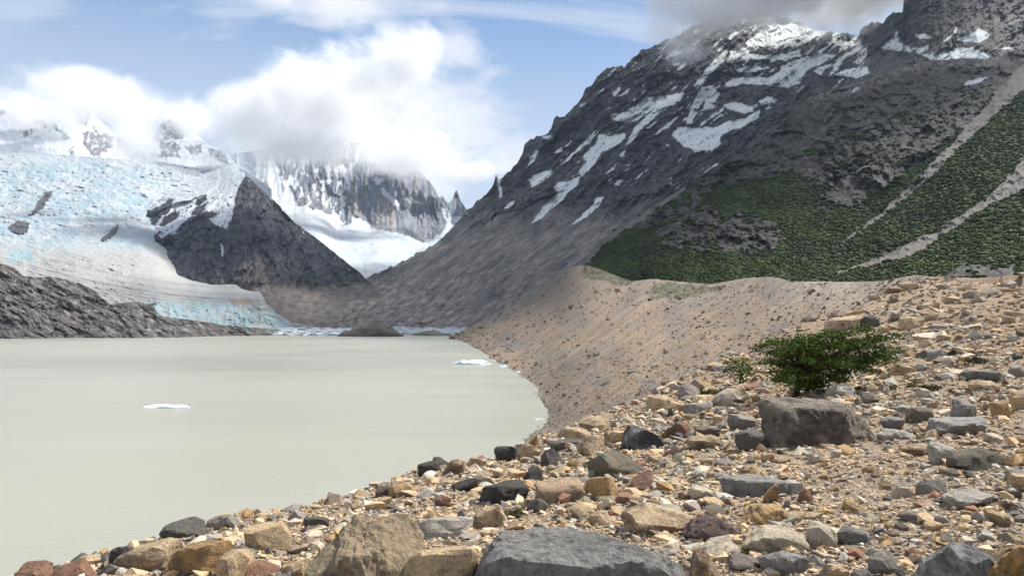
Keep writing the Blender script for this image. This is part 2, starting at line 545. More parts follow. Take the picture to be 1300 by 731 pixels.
M_ice = terrain_mat('glacier_ice', 0.05, 2.0, 0.10, rough=0.7)
landform('glacier', -60, 420, 1.2, 240,
         [(-60, 188), (0, 188), (100, 198), (200, 205), (260, 215), (300, 225), (322, 340), (330, 370), (338, 384), (350, 397), (372, 409), (420, 418)],
         [(-60, 445), (420, 432)],
         [(-40, 440, 950), (100, 430, 980), (200, 420, 1030), (300, 417, 1080), (380, 418, None), (410, 419, 1290), (330, 385, 1230), (300, 377, 1330), (250, 365, 1440), (250, 340, 1950), (300, 345, 2100), (320, 355, 2100), (300, 362, 1590), (200, 378, 1180), (100, 355, 1250), (0, 330, 1350), (200, 338, 1500), (100, 310, 1600), (0, 290, 1750), (170, 300, 1800), (50, 250, 2250), (150, 250, 2350), (250, 260, 2500), (0, 200, 3000), (100, 205, 3050), (200, 210, 3150), (300, 230, 3200)],
         gl_relief, gl_colour, M_ice, 'blue and white crevassed glacier running down to the lake', back=0.1, back_drop=0.1, smooth=True)

# ------------------------------------------------------------------ dark pyramid spur with a snow shoulder
PY_SNOW = [[(140, 310), (150, 280), (205, 245), (240, 222), (300, 205), (311, 222), (305, 236), (298, 250), (296, 272), (288, 290), (270, 284), (262, 268), (245, 276), (232, 292), (205, 302), (190, 292), (186, 315), (160, 330)]]
PY_ROCK = [Z5((505, 190), (520, 160), (560, 150), (640, 125), (670, 95), (685, 105), (665, 150), (600, 210), (570, 180), (530, 205)),
           Z5((630, 205), (650, 170), (690, 148), (705, 155), (680, 190), (640, 210)), Z5((775, 105), (815, 78), (812, 100), (780, 120)),
           Z5((755, 165), (770, 130), (810, 118), (805, 140), (775, 168)), Z5((585, 260), (610, 235), (640, 225), (620, 250)),
           Z5((690, 225), (740, 175), (770, 170), (830, 150), (865, 155), (840, 175), (760, 190), (720, 225))]


def py_masks(x, y):
    wx = x + 3 * fbm(x / 10, y / 10, 4, 5); wy = y + 3.5 * fbm(x / 10, y / 10, 4, 9)
    s = any_inside(PY_SNOW, wx, wy) & ~any_inside(PY_ROCK, wx, wy)
    s |= inside(Z5((868, 280), (876, 282), (880, 330), (872, 325)), wx, wy)
    s &= ~((y > 250) & (fbm(x / 4, y / 3, 4, 77) > 0.30))
    s |= (x > 312) & (fbm(x / 3, y / 5, 3, 47) > 0.42) & (y < poly_y([(300, 222), (330, 250), (370, 285), (470, 365)])(x))
    return s


def py_relief(x, y):
    s = py_masks(x, y)
    u = x - 310; v = y - 220
    a = np.arctan2(u, np.maximum(v, 1)); r = np.hypot(u, v)
    return (-30 * ridged(a * 3.2 + 0.25 * fbm(x / 40, y / 40, 3, 4), r / 160, 4, 13) * sstep(20, 90, r) - (5 * ridged(x / 14 + y / 30, y / 18, 5, 34) + 9 * facet((x + 0.4 * y) / 17, y / 26, 4) + 5 * facet(x / 7, y / 9, 5)) * (1 - 0.8 * s) - 2 * fbm(x / 30, y / 20, 3, 7)) * (1 - 0.8 * sstep(355, 372, y)) + 6


def py_colour(x, y, d):
    s = py_masks(x, y)
    n = fbm(x / 6, y / 8, 5, 21)
    c = mixc(np.broadcast_to(A(0.090, 0.095, 0.120), x.shape + (3,)).copy(), A(0.135, 0.130, 0.135), sstep(-0.2, 0.5, n))
    c = mixc(c, A(0.065, 0.07, 0.09), sstep(0.05, 0.5, fbm(x / 10 + y / 14, y / 12, 4, 29)) * 0.8)
    c = mixc(c, A(0.25, 0.20, 0.17), inside(Z5((950, 350), (1040, 350), (1060, 430), (1200, 480), (900, 480), (920, 410)), x + 4 * n, y + 5 * n) * 0.7)
    c = c * 0.52 * crag(x + 0.5 * y, y, 611, 8, 9)
    deb = sstep(358, 368, y + 5 * n + 4 * sstep(400, 470, x))
    c = mixc(c, A(0.255, 0.21, 0.18), deb * np.clip(0.75 + 0.8 * fbm(x / 9, y / 5, 4, 615), 0.2, 1))
    return np.where(s[..., None], SNOW, c)


M_mount = terrain_mat('mountain_rock', 0.04, 3.0, 0.22)
landform('rock_pyramid', 140, 485, 1.1, 170,
         [(140, 318), (160, 290), (185, 268), (205, 250), (235, 231), (262, 219), (285, 212), (303, 213), (312, 222), (326, 235), (338, 246), (349, 255), (372, 281), (386, 291), (400, 301), (420, 317), (440, 333), (458, 347), (466, 356), (485, 372)],
         [(140, 345), (185, 352), (210, 366), (250, 395), (300, 424), (485, 424)],
         [(145, 340, 1850), (200, 355, 1560), (240, 380, 1500), (300, 385, 1520), (320, 422, 1270), (480, 422, 1330), (400, 388, 1600), (480, 380, 1780), (190, 300, 1900), (250, 300, 1850), (300, 300, 1850), (230, 340, 1640), (310, 340, 1660), (400, 350, 1780), (350, 300, 1960), (310, 225, 2300), (260, 225, 2450), (400, 303, 2150), (460, 350, 1950), (160, 295, 2150)],
         py_relief, py_colour, M_mount, 'dark pyramid shaped rock spur with a snowy shoulder', jag=1.2, jseed=8)

# ------------------------------------------------------------------ long snow-patched mountain
MT_SNOW = [
    Z3((540, 265), (600, 255), (680, 200), (740, 190), (760, 200), (700, 250), (650, 285), (600, 300), (545, 285)),
    Z3((830, 178), (760, 190), (700, 255), (640, 310), (600, 385), (625, 370), (680, 305), (760, 240), (815, 210)),
    Z3((600, 335), (540, 350), (500, 340), (480, 380), (430, 430), (450, 450), (410, 495), (430, 505), (475, 465), (505, 415), (560, 390), (600, 355)),
    Z3((340, 468), (395, 415), (445, 365), (500, 325), (485, 345), (430, 395), (380, 440)),
    Z3((425, 505), (380, 525), (330, 532), (318, 550), (335, 570), (320, 595), (275, 620), (270, 640), (230, 690), (255, 685), (305, 640), (352, 602), (375, 572), (412, 540)),
    Z3((220, 520), (260, 490), (310, 485), (320, 495), (280, 525), (235, 550)),
    Z3((385, 698), (430, 660), (470, 620), (488, 588), (518, 588), (490, 632), (450, 664), (400, 694)),
    Z3((220, 470), (225, 430), (250, 405), (260, 410), (240, 450)), Z3((270, 350), (320, 345), (320, 362), (290, 364)),
    Z3((93, 505), (106, 510), (118, 585), (108, 590)), Z3((125, 630), (165, 600), (160, 620), (130, 634)),
    Z3((780, 345), (805, 315), (860, 318), (915, 315), (920, 345), (900, 370), (930, 380), (970, 365), (978, 380), (940, 405), (880, 410), (830, 388)),
    Z3((930, 325), (1000, 295), (1080, 275), (1130, 245), (1125, 275), (1060, 322), (1000, 322), (960, 348)),
    Z3((985, 225), (1060, 220), (1110, 240), (1060, 260), (1010, 245)), Z3((1130, 210), (1160, 195), (1197, 208), (1170, 230), (1135, 230)),
    Z3((905, 150), (875, 200), (835, 300), (860, 300), (885, 240), (935, 165)), Z3((905, 240), (930, 150), (960, 170), (945, 230)),
    Z3((575, 420), (600, 405), (595, 430), (580, 432)), Z3((545, 185), (570, 155), (585, 160), (560, 195)), Z3((575, 190), (620, 160), (615, 175), (585, 195)),
    Z3((705, 350), (790, 280), (810, 275), (770, 315)), Z3((520, 245), (550, 225), (545, 240)), Z3((320, 410), (345, 395), (355, 410), (325, 418)),
    Z3((1000, 60), (1060, 0), (1120, 20), (1080, 50), (1010, 62)),
    Z4((205, 170), (270, 115), (360, 92), (430, 98), (480, 118), (545, 122), (470, 152), (430, 177), (400, 182), (330, 180), (260, 182), (225, 185)),
    Z4((130, 245), (150, 200), (200, 188), (245, 217), (330, 217), (420, 195), (425, 222), (340, 235), (200, 232)),
    Z4((120, 345), (150, 308), (260, 305), (310, 280), (360, 255), (440, 225), (520, 212), (562, 222), (505, 250), (455, 272), (430, 302), (380, 348), (300, 337), (200, 328)),
    Z4((165, 277), (220, 258), (310, 268), (285, 282), (200, 282)), Z4((515, 172), (560, 155), (655, 165), (640, 182), (560, 180)),
    Z4((555, 292), (600, 272), (680, 264), (694, 288), (640, 307)), Z4((655, 150), (668, 192), (640, 205), (580, 240), (552, 242), (615, 205), (645, 185)),
    Z4((735, 188), (770, 160), (800, 120), (812, 168), (850, 190), (900, 186), (922, 172), (928, 195), (890, 210), (800, 202)),
    Z4((860, 133), (905, 135), (948, 152), (900, 154)), Z4((972, 168), (1010, 140), (1035, 102), (1038, 120), (1000, 158)),
    Z4((1030, 155), (1080, 140), (1125, 112), (1168, 140), (1130, 168), (1050, 162)),
    Z4((895, 215), (1000, 208), (1040, 188), (1100, 188), (1150, 212), (1195, 230), (1140, 252), (1100, 232), (1000, 240), (940, 238)),
    Z4((115, 410), (180, 400), (245, 435), (200, 447), (140, 430)), Z4((258, 400), (290, 380), (332, 393), (310, 412), (270, 417)),
    Z4((0, 510), (60, 498), (110, 508), (180, 480), (262, 428), (260, 452), (220, 482), (150, 512), (115, 530), (100, 560), (60, 590), (0, 600)),
    Z4((38, 435), (55, 340), (85, 338), (105, 372), (70, 425)), Z4((0, 340), (60, 260), (130, 195), (140, 205), (90, 270), (20, 345)),
    Z4((470, 280), (500, 260), (555, 252), (520, 275), (500, 295)), Z4((1190, 190), (1260, 185), (1255, 195), (1195, 196)),
]
MT_HOLES = [Z4((220, 195), (280, 180), (375, 183), (360, 205), (270, 215), (225, 212)), Z4((455, 195), (500, 170), (560, 172), (520, 195), (470, 215)),
            Z4((240, 300), (270, 275), (350, 262), (340, 280), (290, 310)), Z4((570, 270), (600, 240), (610, 265), (590, 280))]
MT_TOP = [(320, 376), (380, 368), (440, 362), (470, 349), (500, 338), (524, 324), (540, 317), (553, 310), (566, 297), (579, 284), (595, 266), (611, 252), (626, 236), (630, 222), (634, 228), (647, 216), (655, 207), (663, 197), (666, 183), (669, 178), (677, 177), (685, 170), (695, 169), (700, 164), (704, 149), (716, 148), (726, 139), (740, 122), (744, 112), (752, 106), (762, 92), (772, 86), (792, 85), (800, 78), (812, 66), (825, 60), (848, 51), (880, 34), (905, 24), (940, 14), (985, 20), (1000, 24), (1018, 30), (1035, 40), (1065, 41), (1090, 46), (1094, 36), (1104, 29), (1122, 29), (1128, 20), (1137, 17), (1146, 12), (1148, -8), (1165, -22), (1230, -50), (1290, -60), (1420, -20)]


def mt_snow(x, y):
    wx = x + 2.6 * fbm(x / 8, y / 8, 4, 5, 0.65); wy = y + 2.6 * fbm(x / 8, y / 8, 4, 9, 0.65)
    s = any_inside(MT_SNOW, wx, wy) & ~any_inside(MT_HOLES, wx, wy)
    # thin streaks lying on the ledges between the large patches
    u = x * 0.77 - y * 0.64; v = x * 0.64 + y * 0.77
    st = fbm(u / 26, v / 5, 5, 113, 0.6) + 0.35 * fbm(x / 40, y / 40, 3, 119)
    zone = sstep(262, 200, y - 0.05 * (x - 700)) * sstep(640, 700, x) * sstep(1140, 1060, x)
    s |= (st > 0.38 - 0.17 * sstep(130, 60, y)) & (zone > 0.5)
    s &= ~(fbm(u / 7, v / 3, 4, 131, 0.65) > 0.36)
    return s


def mt_relief(x, y):
    u = x * 0.80 - y * 0.60; v = x * 0.60 + y * 0.80
    wv = v + 10 * fbm(u / 60, v / 60, 3, 3)
    craggy = sstep(330, 240, y + 0.05 * (x - 600))
    s = mt_snow(x, y)
    big = -36 * ridged(u / 210, wv / 62, 4, 151) * (0.45 + 0.55 * craggy)
    mid = -14 * ridged(u / 42, wv / 17, 5, 157) * (0.12 + 0.88 * craggy)
    fine = -8.0 * ridged(x / 9, y / 7, 4, 163, 0.6) * (0.10 + 0.90 * craggy) * (1 - 0.7 * s)
    lt = (v + 12 * fbm(u / 50, v / 30, 4, 181) + 3 * fbm(x / 9, y / 9, 3, 185)) / 19.0
    step_ = (-11 * ledges(lt) - 15 * facet(u / 40 + 0.4 * fbm(x / 20, y / 20, 3, 191), wv / 16, 1) - 8 * facet(u / 15, v / 8 + 0.4 * fbm(x / 9, y / 9, 2, 193), 2) - 4 * facet(x / 5, y / 5, 3)) * (0.15 + 0.85 * craggy) * np.clip(0.6 + 1.2 * fbm(x / 60, y / 50, 3, 187), 0.1, 1.2)
    tower = -16 * ridged(x / 26, y / 70, 5, 171) * sstep(1135, 1160, x) * sstep(75, 55, y)
    low = (-4 * ridged(x / 60 + y / 30, y / 30, 4, 177) - 3 * facet(u / 22, v / 9, 16) - 2 * facet(x / 6, y / 4, 17)) * sstep(300, 340, y)
    return big + mid + fine + step_ + tower + low + 20


def mt_colour(x, y, d):
    u = x * 0.80 - y * 0.60; v = x * 0.60 + y * 0.80
    n = fbm(x / 7, y / 6, 5, 21, 0.6)
    c = mixc(np.broadcast_to(A(0.105, 0.103, 0.120), x.shape + (3,)).copy(), A(0.175, 0.160, 0.162), sstep(-0.25, 0.45, n))
    c = mixc(c, A(0.045, 0.044, 0.054), sstep(-0.05, 0.3, fbm(u / 24, v / 8, 5, 29, 0.62)) * 0.85)
    # scree aprons
    scree = sstep(245, 300, y + 26 * fbm(x / 40, y / 30, 4, 37) + 0.16 * np.clip(760 - x, 0, 400) * 0 ) * sstep(470, 520, x)
    sc_c = mixc(np.broadcast_to(A(0.39, 0.34, 0.30), x.shape + (3,)).copy(), A(0.20, 0.19, 0.19), sstep(-0.15, 0.35, fbm(u / 50, v / 8, 5, 43)))
    c = c + (sc_c - c) * scree[..., None]
    # brown rubble near the lake
    br = sstep(340, 372, y + 8 * n) * sstep(640, 520, x)
    bc = mixc(np.broadcast_to(A(0.42, 0.345, 0.285), x.shape + (3,)).copy(), A(0.20, 0.18, 0.17), sstep(-0.1, 0.35, fbm(x / 12, y / 5, 5, 53)))
    c = c + (bc - c) * (br * 0.9)[..., None]
    # tower of paler striped rock
    tw = sstep(1140, 1158, x) * sstep(78, 60, y)
    tc_ = mixc(np.broadcast_to(A(0.19, 0.165, 0.15), x.shape + (3,)).copy(), A(0.10, 0.095, 0.10), sstep(-0.1, 0.4, fbm(x / 6, y / 30, 4, 59)))
    c = c + (tc_ - c) * tw[..., None]
    # pale runs of stones
    c = mixc(c, A(0.30, 0.28, 0.265), sstep(0.32, 0.5, fbm(u / 40, v / 4, 4, 83)) * 0.6 * sstep(180, 300, y))
    return np.where(mt_snow(x, y)[..., None], np.minimum(SNOW * 1.38, 0.88), c * (lerp(0.52, 0.95, np.clip(br + 0.45 * scree, 0, 1)))[..., None] * lerp(crag(u, v, 601, 10, 4.5), crag(u, v, 605, 16, 4.5, 0.62, 1.38), (0.85 * np.clip(scree + br, 0, 1))[..., None]))


landform('snowy_mountain', 320, 1420, 1.4, 270, MT_TOP,
         [(320, 424), (470, 423), (590, 423), (760, 390), (1420, 250)],
         [(330, 421, 1250), (450, 418, None), (540, 418, 1420), (600, 418, 1300), (330, 375, 2050), (400, 366, 2050), (470, 352, 2150), (450, 390, 1550), (560, 305, 2500), (560, 360, 1650), (600, 262, 2600), (650, 380, 1300), (640, 320, 1650), (700, 160, 2650), (700, 260, 2000), (750, 350, 1250), (760, 95, 2600), (800, 300, 1450), (800, 180, 2150), (870, 40, 2700), (900, 230, 1550), (900, 130, 2200), (1000, 20, 2700), (1000, 120, 2000), (1000, 180, 1600), (1090, 45, 2500), (1120, 100, 1750), (1150, 70, 2000), (1160, 0, 2150), (1300, -60, 2300), (1300, 40, 1750), (1250, 70, 1550), (1400, 60, 1500), (1300, 240, 1000), (1000, 320, 1100), (850, 370, 1150)],
         mt_relief, mt_colour, M_mount, 'long dark mountain ridge streaked with snow patches', jag=5.0, jseed=12)

# ------------------------------------------------------------------ nearer hillside with forest and gullies
HILL_GREEN = [(752, 326), (775, 303), (800, 291), (832, 289), (838, 306), (850, 314), (900, 318), (955, 322), (985, 312), (990, 292), (965, 275), (905, 268), (880, 262), (900, 244), (950, 232), (985, 222), (1020, 224), (1036, 236), (1045, 254), (1080, 262), (1110, 246), (1150, 222), (1180, 200), (1205, 175), (1240, 150), (1262, 118), (1290, 112), (1330, 130), (1420, 100), (1420, 400), (740, 372)]
GULLIES = [[(1330, 78, 24), (1285, 112, 15), (1245, 152, 9.5), (1180, 220, 6), (1120, 272, 3.6), (1060, 316, 1.8)],
           [(1340, 196, 34), (1290, 232, 15), (1255, 256, 6), (1200, 292, 5), (1155, 318, 9.5), (1120, 330, 4.5), (1060, 347, 1.6)],
           [(905, 205, 2), (870, 236, 4), (820, 272, 4), (770, 305, 5), (738, 334, 6)]]
HILL_ROCKS = [Z4((640, 640), (680, 640), (760, 660), (790, 710), (700, 730), (640, 700)), Z4((500, 700), (560, 680), (620, 690), (600, 730), (500, 740)), Z4((1040, 480), (1080, 450), (1140, 435), (1120, 472), (1060, 495)), [(1220, 340), (1290, 338), (1290, 352), (1210, 352)]]
HILL_SNOW = [Z4((1055, 332), (1110, 310), (1158, 302), (1130, 322), (1090, 337)), Z4((618, 358), (650, 342), (654, 352), (630, 363)), Z4((720, 518), (750, 512), (745, 523))]


def gully(x, y):
    wx = x + 5 * fbm(x / 14, y / 14, 3, 5); wy = y + 4 * fbm(x / 14, y / 14, 3, 9)
    return np.maximum.reduce([line_mask(g, wx, wy) for g in GULLIES])


def hill_green(x, y):
    wx = x + 15 * fbm(x / 22, y / 18, 5, 15, 0.65); wy = y + 13 * fbm(x / 22, y / 18, 5, 19, 0.65)
    g = inside(HILL_GREEN, wx, wy).astype(float)
    g *= 1 - any_inside(HILL_ROCKS, wx, wy)
    # thin shrubs climbing among the rocks
    extra = (fbm(x / 16, y / 9, 4, 201) > 0.22) & (y > poly_y([(740, 325), (800, 270), (900, 222), (1000, 190), (1100, 150), (1200, 110), (1420, 80)])(x))
    g = np.maximum(g, extra * 0.75)
    return g * (gully(x, y) < 0.12)


def hill_relief(x, y):
    u = x * 0.80 - y * 0.60; v = x * 0.60 + y * 0.80
    g = hill_green(x, y)
    butt = np.exp(-(((x - 895) / 75) ** 2 + ((y - 285) / 34) ** 2)) + 0.8 * np.exp(-(((x - 1080) / 130) ** 2 + ((y - 185) / 45) ** 2))
    cl = (y + 12 * fbm(x / 60, y / 40, 3, 223) + 11 * fbm(x / 24, y / 18, 4, 225, 0.6) + 0.22 * (x - 900)) / (30.0 + 9 * fbm(x / 90, y / 300, 2, 233))
    cliff = (-22 * ledges(cl) - 34 * facet(x / 42 + 0.5 * fbm(x / 25, y / 25, 3, 239), y / 24, 6) - 17 * facet((x - 0.3 * y) / 16, y / 11 + 0.3 * fbm(x / 9, y / 9, 2, 241), 7) - 7 * facet(x / 6, y / 5, 8)) * (1 - 0.9 * g) * sstep(345, 318, y) * (1 - sstep(0.05, 0.3, gully(x, y))) * np.clip(0.7 + 1.1 * fbm(x / 50, y / 40, 3, 229), 0.15, 1.2)
    return (cliff - 36 * butt * ridged(x / 60, y / 70, 3, 211) - 26 * ridged(u / 120, v / 45, 4, 213) - 13 * ridged(x / 24, y / 15, 5, 217) * (1 - 0.7 * g)
            - 7 * ridged(x / 9, y / 7, 4, 219, 0.6) * (1 - 0.8 * g) + 10 + 6 * gully(x, y))


def hill_colour(x, y, d):
    n = fbm(x / 7, y / 5, 5, 21, 0.6)
    c = mixc(np.broadcast_to(A(0.115, 0.10, 0.092), x.shape + (3,)).copy(), A(0.20, 0.175, 0.155), sstep(-0.2, 0.45, n))
    c = mixc(c, A(0.055, 0.052, 0.052), sstep(0.0, 0.4, fbm(x / 18, y / 9, 5, 29)) * 0.8)
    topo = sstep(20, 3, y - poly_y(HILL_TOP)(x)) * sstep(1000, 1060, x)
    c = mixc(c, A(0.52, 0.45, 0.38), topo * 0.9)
    u = x * 0.80 - y * 0.60; v = x * 0.60 + y * 0.80
    c = mixc(c, A(0.26, 0.24, 0.22), sstep(0.25, 0.45, fbm(u / 40, v / 5, 4, 83)) * 0.7)
    c = mixc(c, A(0.27, 0.255, 0.25), any_inside(HILL_ROCKS, x + 6 * n, y + 5 * n) * 0.75)
    c = c * 0.36 * crag(x, y, 621, 8, 5, 0.35, 1.7)
    c = mixc(c, A(0.040, 0.058, 0.016), hill_green(x, y))
    c = mixc(c, A(0.20, 0.18, 0.16), sstep(0.1, 0.3, gully(x, y)) * (0.85 + 0.3 * n))
    return np.where(any_inside(HILL_SNOW, x + 2 * n, y + 2 * n)[..., None], SNOW, c)


HILL_TOP = [(715, 352), (735, 336), (750, 321), (780, 293), (820, 268), (860, 243), (900, 216), (945, 192), (975, 176), (992, 158), (1004, 142), (1025, 125), (1060, 113), (1106, 100), (1145, 86), (1180, 77), (1225, 74), (1260, 75), (1300, 60), (1420, 20)]
M_hill = terrain_mat('hillside_rock', 0.12, 1.2, 0.25)
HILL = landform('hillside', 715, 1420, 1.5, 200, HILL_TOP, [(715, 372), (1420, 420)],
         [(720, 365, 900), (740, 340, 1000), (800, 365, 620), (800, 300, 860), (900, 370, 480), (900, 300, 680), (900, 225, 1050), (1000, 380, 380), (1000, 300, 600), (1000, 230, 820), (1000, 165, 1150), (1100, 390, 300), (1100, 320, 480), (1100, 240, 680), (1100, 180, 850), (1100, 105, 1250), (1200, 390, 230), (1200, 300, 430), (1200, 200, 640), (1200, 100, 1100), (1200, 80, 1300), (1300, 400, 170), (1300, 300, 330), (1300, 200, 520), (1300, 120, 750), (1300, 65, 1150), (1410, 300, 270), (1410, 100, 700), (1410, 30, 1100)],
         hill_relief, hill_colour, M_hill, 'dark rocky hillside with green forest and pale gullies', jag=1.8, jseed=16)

# ------------------------------------------------------------------ smooth dark rock by the far shore
def dome_relief(x, y):
    u = x * 0.9 + y * 0.45; v = -x * 0.45 + y * 0.9
    return -13 * ridged(u / 70, v / 22, 4, 231) - 4 * ridged(u / 26, v / 7, 5, 233) - 3 * ridged(x / 6, y / 5, 3, 237) - 7 * facet(u / 22, v / 10, 9) - 3 * facet(u / 8, v / 4, 10) + 6


def dome_colour(x, y, d):
    u = x * 0.9 + y * 0.45; v = -x * 0.45 + y * 0.9
    n = fbm(u / 14, v / 5, 5, 21, 0.6)
    c = mixc(np.broadcast_to(A(0.135, 0.128, 0.12), x.shape + (3,)).copy(), A(0.26, 0.245, 0.22), sstep(-0.15, 0.4, n))
    c = mixc(c, A(0.06, 0.055, 0.055), sstep(0.05, 0.3, fbm(u / 30, v / 5, 5, 243)) * 0.85)
    c = mixc(c, A(0.17, 0.13, 0.13), sstep(0.1, 0.4, fbm(x / 50, y / 30, 3, 249)) * 0.6)
    c = c * 0.85 * crag(u, v, 631, 11, 4)
    return mixc(c, A(0.13, 0.12, 0.10), sstep(0.5, 3.0, y - 425 + x * 0.014) * 0.6)


M_dome = terrain_mat('polished_shore_rock', 0.15, 1.2, 0.25)
landform('shore_rock', -60, 367, 1.0, 90,
         [(-60, 330), (0, 335), (8, 337), (19, 340), (29, 350), (50, 352), (65, 351), (85, 355), (107, 362), (122, 370), (130, 379), (140, 386), (171, 383), (194, 386), (200, 401), (242, 406), (291, 413), (325, 416), (349, 418), (360, 422), (367, 427)],
         [(-60, 434), (367, 430)],
         [(-60, 430, None), (0, 429.5, None), (100, 428.5, None), (200, 427.5, None), (300, 426.5, None), (360, 425.5, None), (0, 433, 705), (200, 433, 700), (360, 430, 800), (0, 385, 810), (0, 340, 900), (70, 355, 900), (125, 375, 880), (170, 390, 880), (200, 403, 850), (290, 415, 900), (350, 420, 905)],
         dome_relief, dome_colour, M_dome, 'low dark ice-polished rock shelf along the far lake shore', jag=1.2, jseed=20)

# ------------------------------------------------------------------ brown lateral moraine
MOR_TOP = [(560, 436), (575, 427), (590, 418), (605, 410), (625, 399), (645, 391), (661, 383), (675, 372), (690, 361), (705, 350), (719, 341), (735, 337), (748, 337), (765, 343), (785, 351), (802, 357), (830, 354), (870, 358), (900, 361), (925, 357), (945, 353), (975, 351), (990, 353), (1004, 358), (1040, 357), (1080, 358), (1120, 357), (1150, 351), (1165, 349), (1200, 353), (1260, 360), (1420, 380)]
MOR_GREEN = [Z6p for Z6p in [zoom(380, 300, [(1110, 130), (1140, 85), (1190, 120), (1320, 150), (1300, 185), (1240, 195), (1180, 170), (1120, 160)]),
             zoom(740, 220, [(240, 470), (290, 430), (370, 430), (420, 440), (530, 440), (545, 455), (470, 470), (420, 490), (330, 490), (280, 495)])]]


def mor_relief(x, y):
    u = x * 0.82 - y * 0.57; v = x * 0.57 + y * 0.82
    k = sstep(430, 470, y) * 0.0 + 1
    return k * (-4.5 * ridged(u / 130, v / 30, 4, 251) - 1.3 * ridged(u / 30, v / 9, 4, 253) - 1.0 * ridged(x / 9, y / 4, 4, 257)) + 2


def mor_colour(x, y, d):
    u = x * 0.82 - y * 0.57; v = x * 0.57 + y * 0.82
    n = fbm(u / 40, v / 6, 5, 21, 0.6)
    c = mixc(np.broadcast_to(A(0.315, 0.226, 0.150), x.shape + (3,)).copy(), A(0.258, 0.212, 0.162), sstep(-0.2, 0.3, n))
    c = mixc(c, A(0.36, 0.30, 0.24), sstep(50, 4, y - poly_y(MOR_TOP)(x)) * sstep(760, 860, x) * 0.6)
    c = mixc(c, A(0.20, 0.175, 0.155), sstep(0.0, 0.4, fbm(x / 60, y / 30, 4, 261)) * 0.7)
    c = mixc(c, A(0.20, 0.17, 0.15), sstep(0.22, 0.42, fbm(u / 9, v / 3, 4, 267)) * 0.7)
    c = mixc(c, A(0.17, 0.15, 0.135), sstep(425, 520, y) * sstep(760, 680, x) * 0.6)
    c = c * lerp(0.80, 1.14, sstep(-0.35, 0.4, fbm(u / 60, v / 4.5, 5, 281, 0.65)))[..., None]
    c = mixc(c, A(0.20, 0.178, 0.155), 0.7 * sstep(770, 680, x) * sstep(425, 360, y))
    g = any_inside(MOR_GREEN, x + 10 * fbm(x / 15, y / 10, 3, 3), y + 6 * n)
    return mixc(c, A(0.075, 0.080, 0.035), g * np.clip(0.75 + 1.2 * fbm(x / 6, y / 4, 4, 271), 0, 1))


M_mor = terrain_mat('moraine_scree', 1.1, 0.35, 0.38, detail=8)
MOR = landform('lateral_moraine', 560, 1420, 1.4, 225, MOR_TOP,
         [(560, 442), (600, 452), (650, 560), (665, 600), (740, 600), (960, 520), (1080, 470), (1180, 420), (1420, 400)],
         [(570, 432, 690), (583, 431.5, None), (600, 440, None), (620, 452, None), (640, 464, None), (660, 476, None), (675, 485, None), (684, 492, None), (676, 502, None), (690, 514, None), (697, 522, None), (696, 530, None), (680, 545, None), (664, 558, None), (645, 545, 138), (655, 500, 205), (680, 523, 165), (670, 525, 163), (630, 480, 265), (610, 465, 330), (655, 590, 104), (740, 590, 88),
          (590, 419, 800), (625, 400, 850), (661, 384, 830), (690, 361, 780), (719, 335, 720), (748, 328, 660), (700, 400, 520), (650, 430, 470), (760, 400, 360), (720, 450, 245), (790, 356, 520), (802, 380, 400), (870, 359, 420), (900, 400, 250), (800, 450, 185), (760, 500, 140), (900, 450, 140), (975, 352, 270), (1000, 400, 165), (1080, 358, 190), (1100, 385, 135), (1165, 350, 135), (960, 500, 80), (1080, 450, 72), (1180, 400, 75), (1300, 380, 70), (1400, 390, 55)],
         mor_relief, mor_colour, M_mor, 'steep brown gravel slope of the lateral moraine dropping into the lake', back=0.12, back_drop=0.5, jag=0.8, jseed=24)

# ------------------------------------------------------------------ stony crest the camera stands on
EDGE = [(-900, 1050, 2.0), (-300, 830, 3.2), (-50, 752, 4.4), (40, 731, 4.9), (120, 706, 5.5), (200, 688, 6.1), (290, 664, 6.9), (350, 651, 7.5), (450, 626, 9.0), (540, 600, 10.8), (640, 578, 12.8), (700, 556, 15.2), (750, 530, 19), (800, 512, 22.5), (870, 484, 30), (960, 442, 46), (1080, 398, 75), (1180, 353, 118), (1260, 362, 84), (1330, 372, 66), (1500, 385, 48)]
FG_CTRL = EDGE + [(1000, 731, 4.2), (1300, 731, 3.9), (700, 731, 4.5), (400, 731, 4.7), (650, 650, 6.3), (1100, 650, 5.4), (1300, 640, 5.2), (800, 600, 7.8), (1040, 562, 9.2), (1300, 560, 7.6), (1180, 540, 9.8), (900, 560, 10.5), (900, 520, 16), (1010, 501, 15.2), (1100, 500, 14), (1300, 490, 13), (1200, 450, 22), (1100, 450, 27), (1000, 455, 32), (1300, 430, 24), (1200, 400, 45), (1300, 395, 40), (1180, 370, 85), (1250, 375, 62), (1500, 731, 3.6), (1500, 500, 10.5), (500, 850, 3.2), (1000, 850, 3.0), (1400, 850, 2.8), (300, 1100, 2.1), (1200, 1100, 1.9), (2300, 700, 3.4), (2000, 1000, 2.2)]
_P = [to_world(*c) for c in FG_CTRL] + [(-2, -2, 18.25), (0, -3, 18.4), (3, -2, 18.55), (0.0, 0.3, 18.35)]
_fz = rbf([(math.asinh(p[0] / 8), math.asinh(p[1] / 8)) for p in _P], [p[2] for p in _P], 0.02)
_E = np.array([to_world(*c)[:2] for c in [(-4000, 1400, 1.2)] + EDGE])


